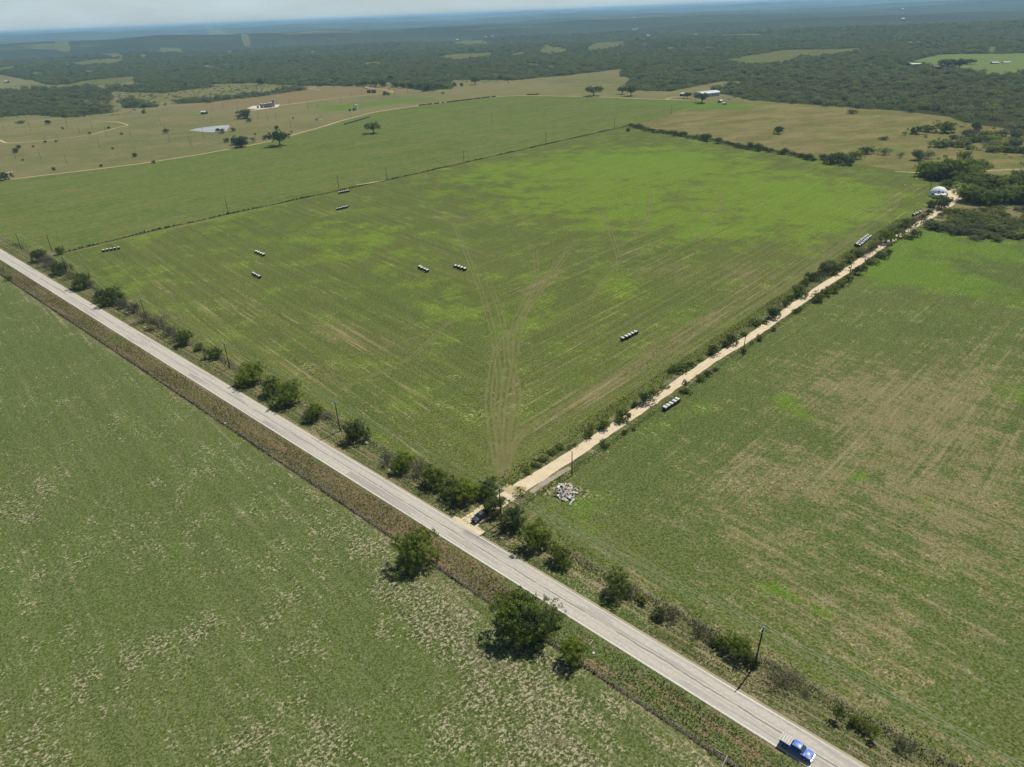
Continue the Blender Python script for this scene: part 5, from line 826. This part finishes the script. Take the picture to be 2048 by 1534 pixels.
# ---------------------------------------------------------------- oil tanks, pump, small far things
def tank(px, py, r, h, label, cm=m_tank, name='storage_tank', lid=m_tanktop):
    p = G(px, py); o = empty(name, (p[0], p[1], .05), random.uniform(0, 6), label, 'tank'); b = MB(); b.tube([(0, 0, 0), (0, 0, h)], r, 24); b.build('shell', cm, o); b = MB(); b.tube([(0, 0, h + .003), (0, 0, h + .15), (0, 0, h + r * .22)], [r * 1.03, r * 1.0, .15], 24); b.build('lid', lid, o)
    b = MB(); b.box((r + .12, 0, h / 2), (.06, .5, h)); b.build('ladder', m_rim, o); b = MB(); b.tube([(0, 0, h + r * .2), (0, 0, h + r * .2 + .7)], .12, 6); b.build('vent_pipe', m_rim, o)
for px, py, r, h, lab in ((524, 216, 2.4, 6, 'leftmost tan oil tank of the battery'), (531, 215.5, 2.4, 6, 'second tan oil tank from the left of the battery'), (537.5, 215, 2.4, 6.4, 'third tan oil tank of the battery'), (543, 214.6, 2.2, 6.6, 'fourth tan oil tank, beside the tall column'), (548, 213.6, 1.5, 10.5, 'tall slim column tank at the right end of the battery'), (516, 216, 1.6, 3, 'low grey tank at the left end of the battery')): tank(px, py, r, h, lab)
for px, lab in ((736, 'leftmost black tank beside the far yard'), (740, 'second black tank beside the far yard'), (745.5, 'third black tank beside the far yard'), (750, 'rightmost black tank beside the far yard')): tank(px, 186, 1.9, 5.0, lab, m_debrisd, 'storage_tank', m_debrisd)
tank(713, 220, 2.2, 7, 'white tank with a dark front at the pasture crossing', m_debrisw); tank(708, 221, 1.6, 3, 'short dark tank left of the white one', m_debrisd, 'storage_tank', m_debrisd); tank(700, 222.5, 1.3, 3.0, 'small dark tank farther left of the white one', m_debrisd, 'storage_tank', m_debrisd)
def pumpjack():
    p = G(637, 241); o = empty('pumpjack', (p[0], p[1], .05), R_(20), 'small oil pumpjack with a tilted beam in the pasture', 'pumpjack'); b = MB(); b.box((0, 0, .25), (7, 2, .5)); b.build('base', m_concrete, o)
    b = MB()
    for s in (-.8, .8): b.tube([(-1.2, s, .5), (0, 0, 4.2)], .14, 6); b.tube([(1.2, s, .5), (0, 0, 4.2)], .14, 6)
    b.build('frame', m_debrisd, o); b = MB(); b.tube([(-3.2, 0, 3.4), (0, 0, 4.3), (3.0, 0, 5.3)], .22, 6); b.build('beam', m_tin2, o); b = MB(); b.prism([(2.9, 4.5), (3.5, 4.4), (3.9, 5.4), (3.4, 6.3), (2.9, 5.6)], -.2, .2); b.build('horse_head', m_debrisw, o); b = MB(); b.tube([(-2.8, -.3, 1.6), (-2.8, .3, 1.6)], 1.0, 14); b.build('crank_wheel', m_debrisd, o)
pumpjack()
# ---------------------------------------------------------------- rubbish heap, loose things
def heap(px, py, rx, label, n, cols, name='rubbish_heap'):
    p = G(px, py); o = empty(name, (p[0], p[1], 0), 0, label, 'rubbish heap'); r = random.Random(px)
    parts = {}
    for i in range(n):
        k = r.randrange(len(cols)); b = parts.setdefault(k, MB()); d = abs(r.gauss(0, .5)); a = r.uniform(0, 6.28); L = r.uniform(.4, 1.9)
        b.box((rx * d * math.cos(a), rx * 1.5 * d * math.sin(a), .15 + max(0, 1.1 - d) * r.uniform(.1, .6)), (L, r.uniform(.15, .7), r.uniform(.05, .3)), rz=r.uniform(0, 3.1), rx=r.uniform(-.5, .5), ry=r.uniform(-.4, .4))
    for k, b in parts.items(): b.build(cols[k][0], cols[k][1], o)
heap(1134, 986, 2.9, 'heap of bleached boards and rubbish on the grass by the lane mouth', 230, [('boards', m_debris), ('dark_scrap', m_debrisd), ('white_scrap', m_debrisw), ('tan_boards', m_debriso), ('grey_boards', m_greypole), ('dark_boards', m_bark), ('bleached_boards', m_concrete)])
heap(1925, 362, 2.5, 'jumble of dark scrap and pale rubble between the two tree clumps', 40, [('scrap', m_debrisd), ('rubble', m_debris), ('white_scrap', m_debrisw)])
heap(1950, 425, 3.0, 'dark burnt heap in the grass below the gravel yard', 36, [('burnt_scrap', m_debrisd), ('ash', m_greypole)]); heap(1998, 412, 2.2, 'white scattered scrap at the right of the gravel yard', 26, [('white_scrap', m_debrisw), ('boards', m_debris)])
heap(18, 346, 5, 'pale rubble pile in the pasture at the left edge', 50, [('rubble', m_concrete), ('white_scrap', m_debrisw)])
def rock(px, py, s, mat, name, label, cat):
    p = G(px, py); bm = bmesh.new(); bmesh.ops.create_icosphere(bm, subdivisions=2, radius=s)
    for v in bm.verts: v.co *= 1 + random.uniform(-.18, .18); v.co.z = v.co.z * .6 + s * .45
    me = bpy.data.meshes.new(name); bm.to_mesh(me); bm.free(); me.materials.append(mat); o = link(bpy.data.objects.new(name, me)); o.location = (p[0], p[1], 0); tag(o, label, cat)
rock(733, 887, .55, m_debrisw, 'white_bag', 'crumpled white bag lying in the verge right of the round dark tree', 'bag'); rock(1187, 1307, .28, m_debrisw, 'white_bag', 'small white bag in the verge right of the small bright tree', 'bag'); rock(450, 847, .3, m_debrisw, 'white_bag', 'tiny white bag on the lower fence line of the road', 'bag')
rock(253, 626, .4, m_debrisw, 'white_bag', 'white scrap beside the road under the grey row', 'bag'); rock(290, 656, .6, m_debriso, 'rock', 'pale rock at the road edge under the pole in the grey row', 'rock'); rock(778, 941, .3, m_debrisw, 'white_bag', 'small bluish bag at the foot of the roadside thicket', 'bag'); rock(1810, 371, .5, m_debrisw, 'rock', 'white stone in the meadow left of the dome', 'rock')
rock(549, 968, .22, m_debrisw, 'white_bag', 'tiny pale litter in the lower verge', 'bag')
def sign():
    p = G(611, 842); o = empty('road_sign', (p[0], p[1], 0), A0 + math.pi / 2, 'blank white road sign on a post in the verge by the small tree', 'sign'); b = MB(); b.tube([(0, 0, -.2), (0, 0, 2.3)], .045, 6); b.build('post', m_greypole, o); b = MB(); b.box((0, -.06, 2.0), (1.0, .04, 1.2)); b.build('panel', m_debrisw, o)
sign()
def pipe(a, b_, mat, name, label, cat, r=.06, h=(.12, .12)):
    a, b_ = G(*a), G(*b_); b = MB(); b.tube([(a[0], a[1], h[0]), ((a[0] + b_[0]) / 2, (a[1] + b_[1]) / 2, (h[0] + h[1]) / 2), (b_[0], b_[1], h[1])], [r, r, r * .8], 8); tag(b.build(name, mat), label, cat)
pipe((1178, 1290), (1186, 1282), m_debris, 'fallen_post', 'bleached post lying in the verge right of the small bright tree', 'post', .11); m_orange = plain('yellow_plastic', (.62, .42, .05, 1), .5)
pipe((1424, 1481), (1431, 1488), m_orange, 'yellow_pipe', 'short yellow pipe lying in the verge near the bottom edge', 'pipe', .07); pipe((1416, 1491), (1425, 1495), m_orange, 'yellow_pipe', 'second yellow pipe, left of the short one', 'pipe', .05)
pipe((1444, 1534), (1454, 1519), m_greypole, 'gate_bar', 'grey leaning fence brace at the bottom edge', 'fence brace', .12, (.1, 1.2)); pipe((1434, 1502), (1455, 1514), m_debriso, 'fallen_rail', 'tan rail lying along the lower fence at the bottom edge', 'rail', .07)
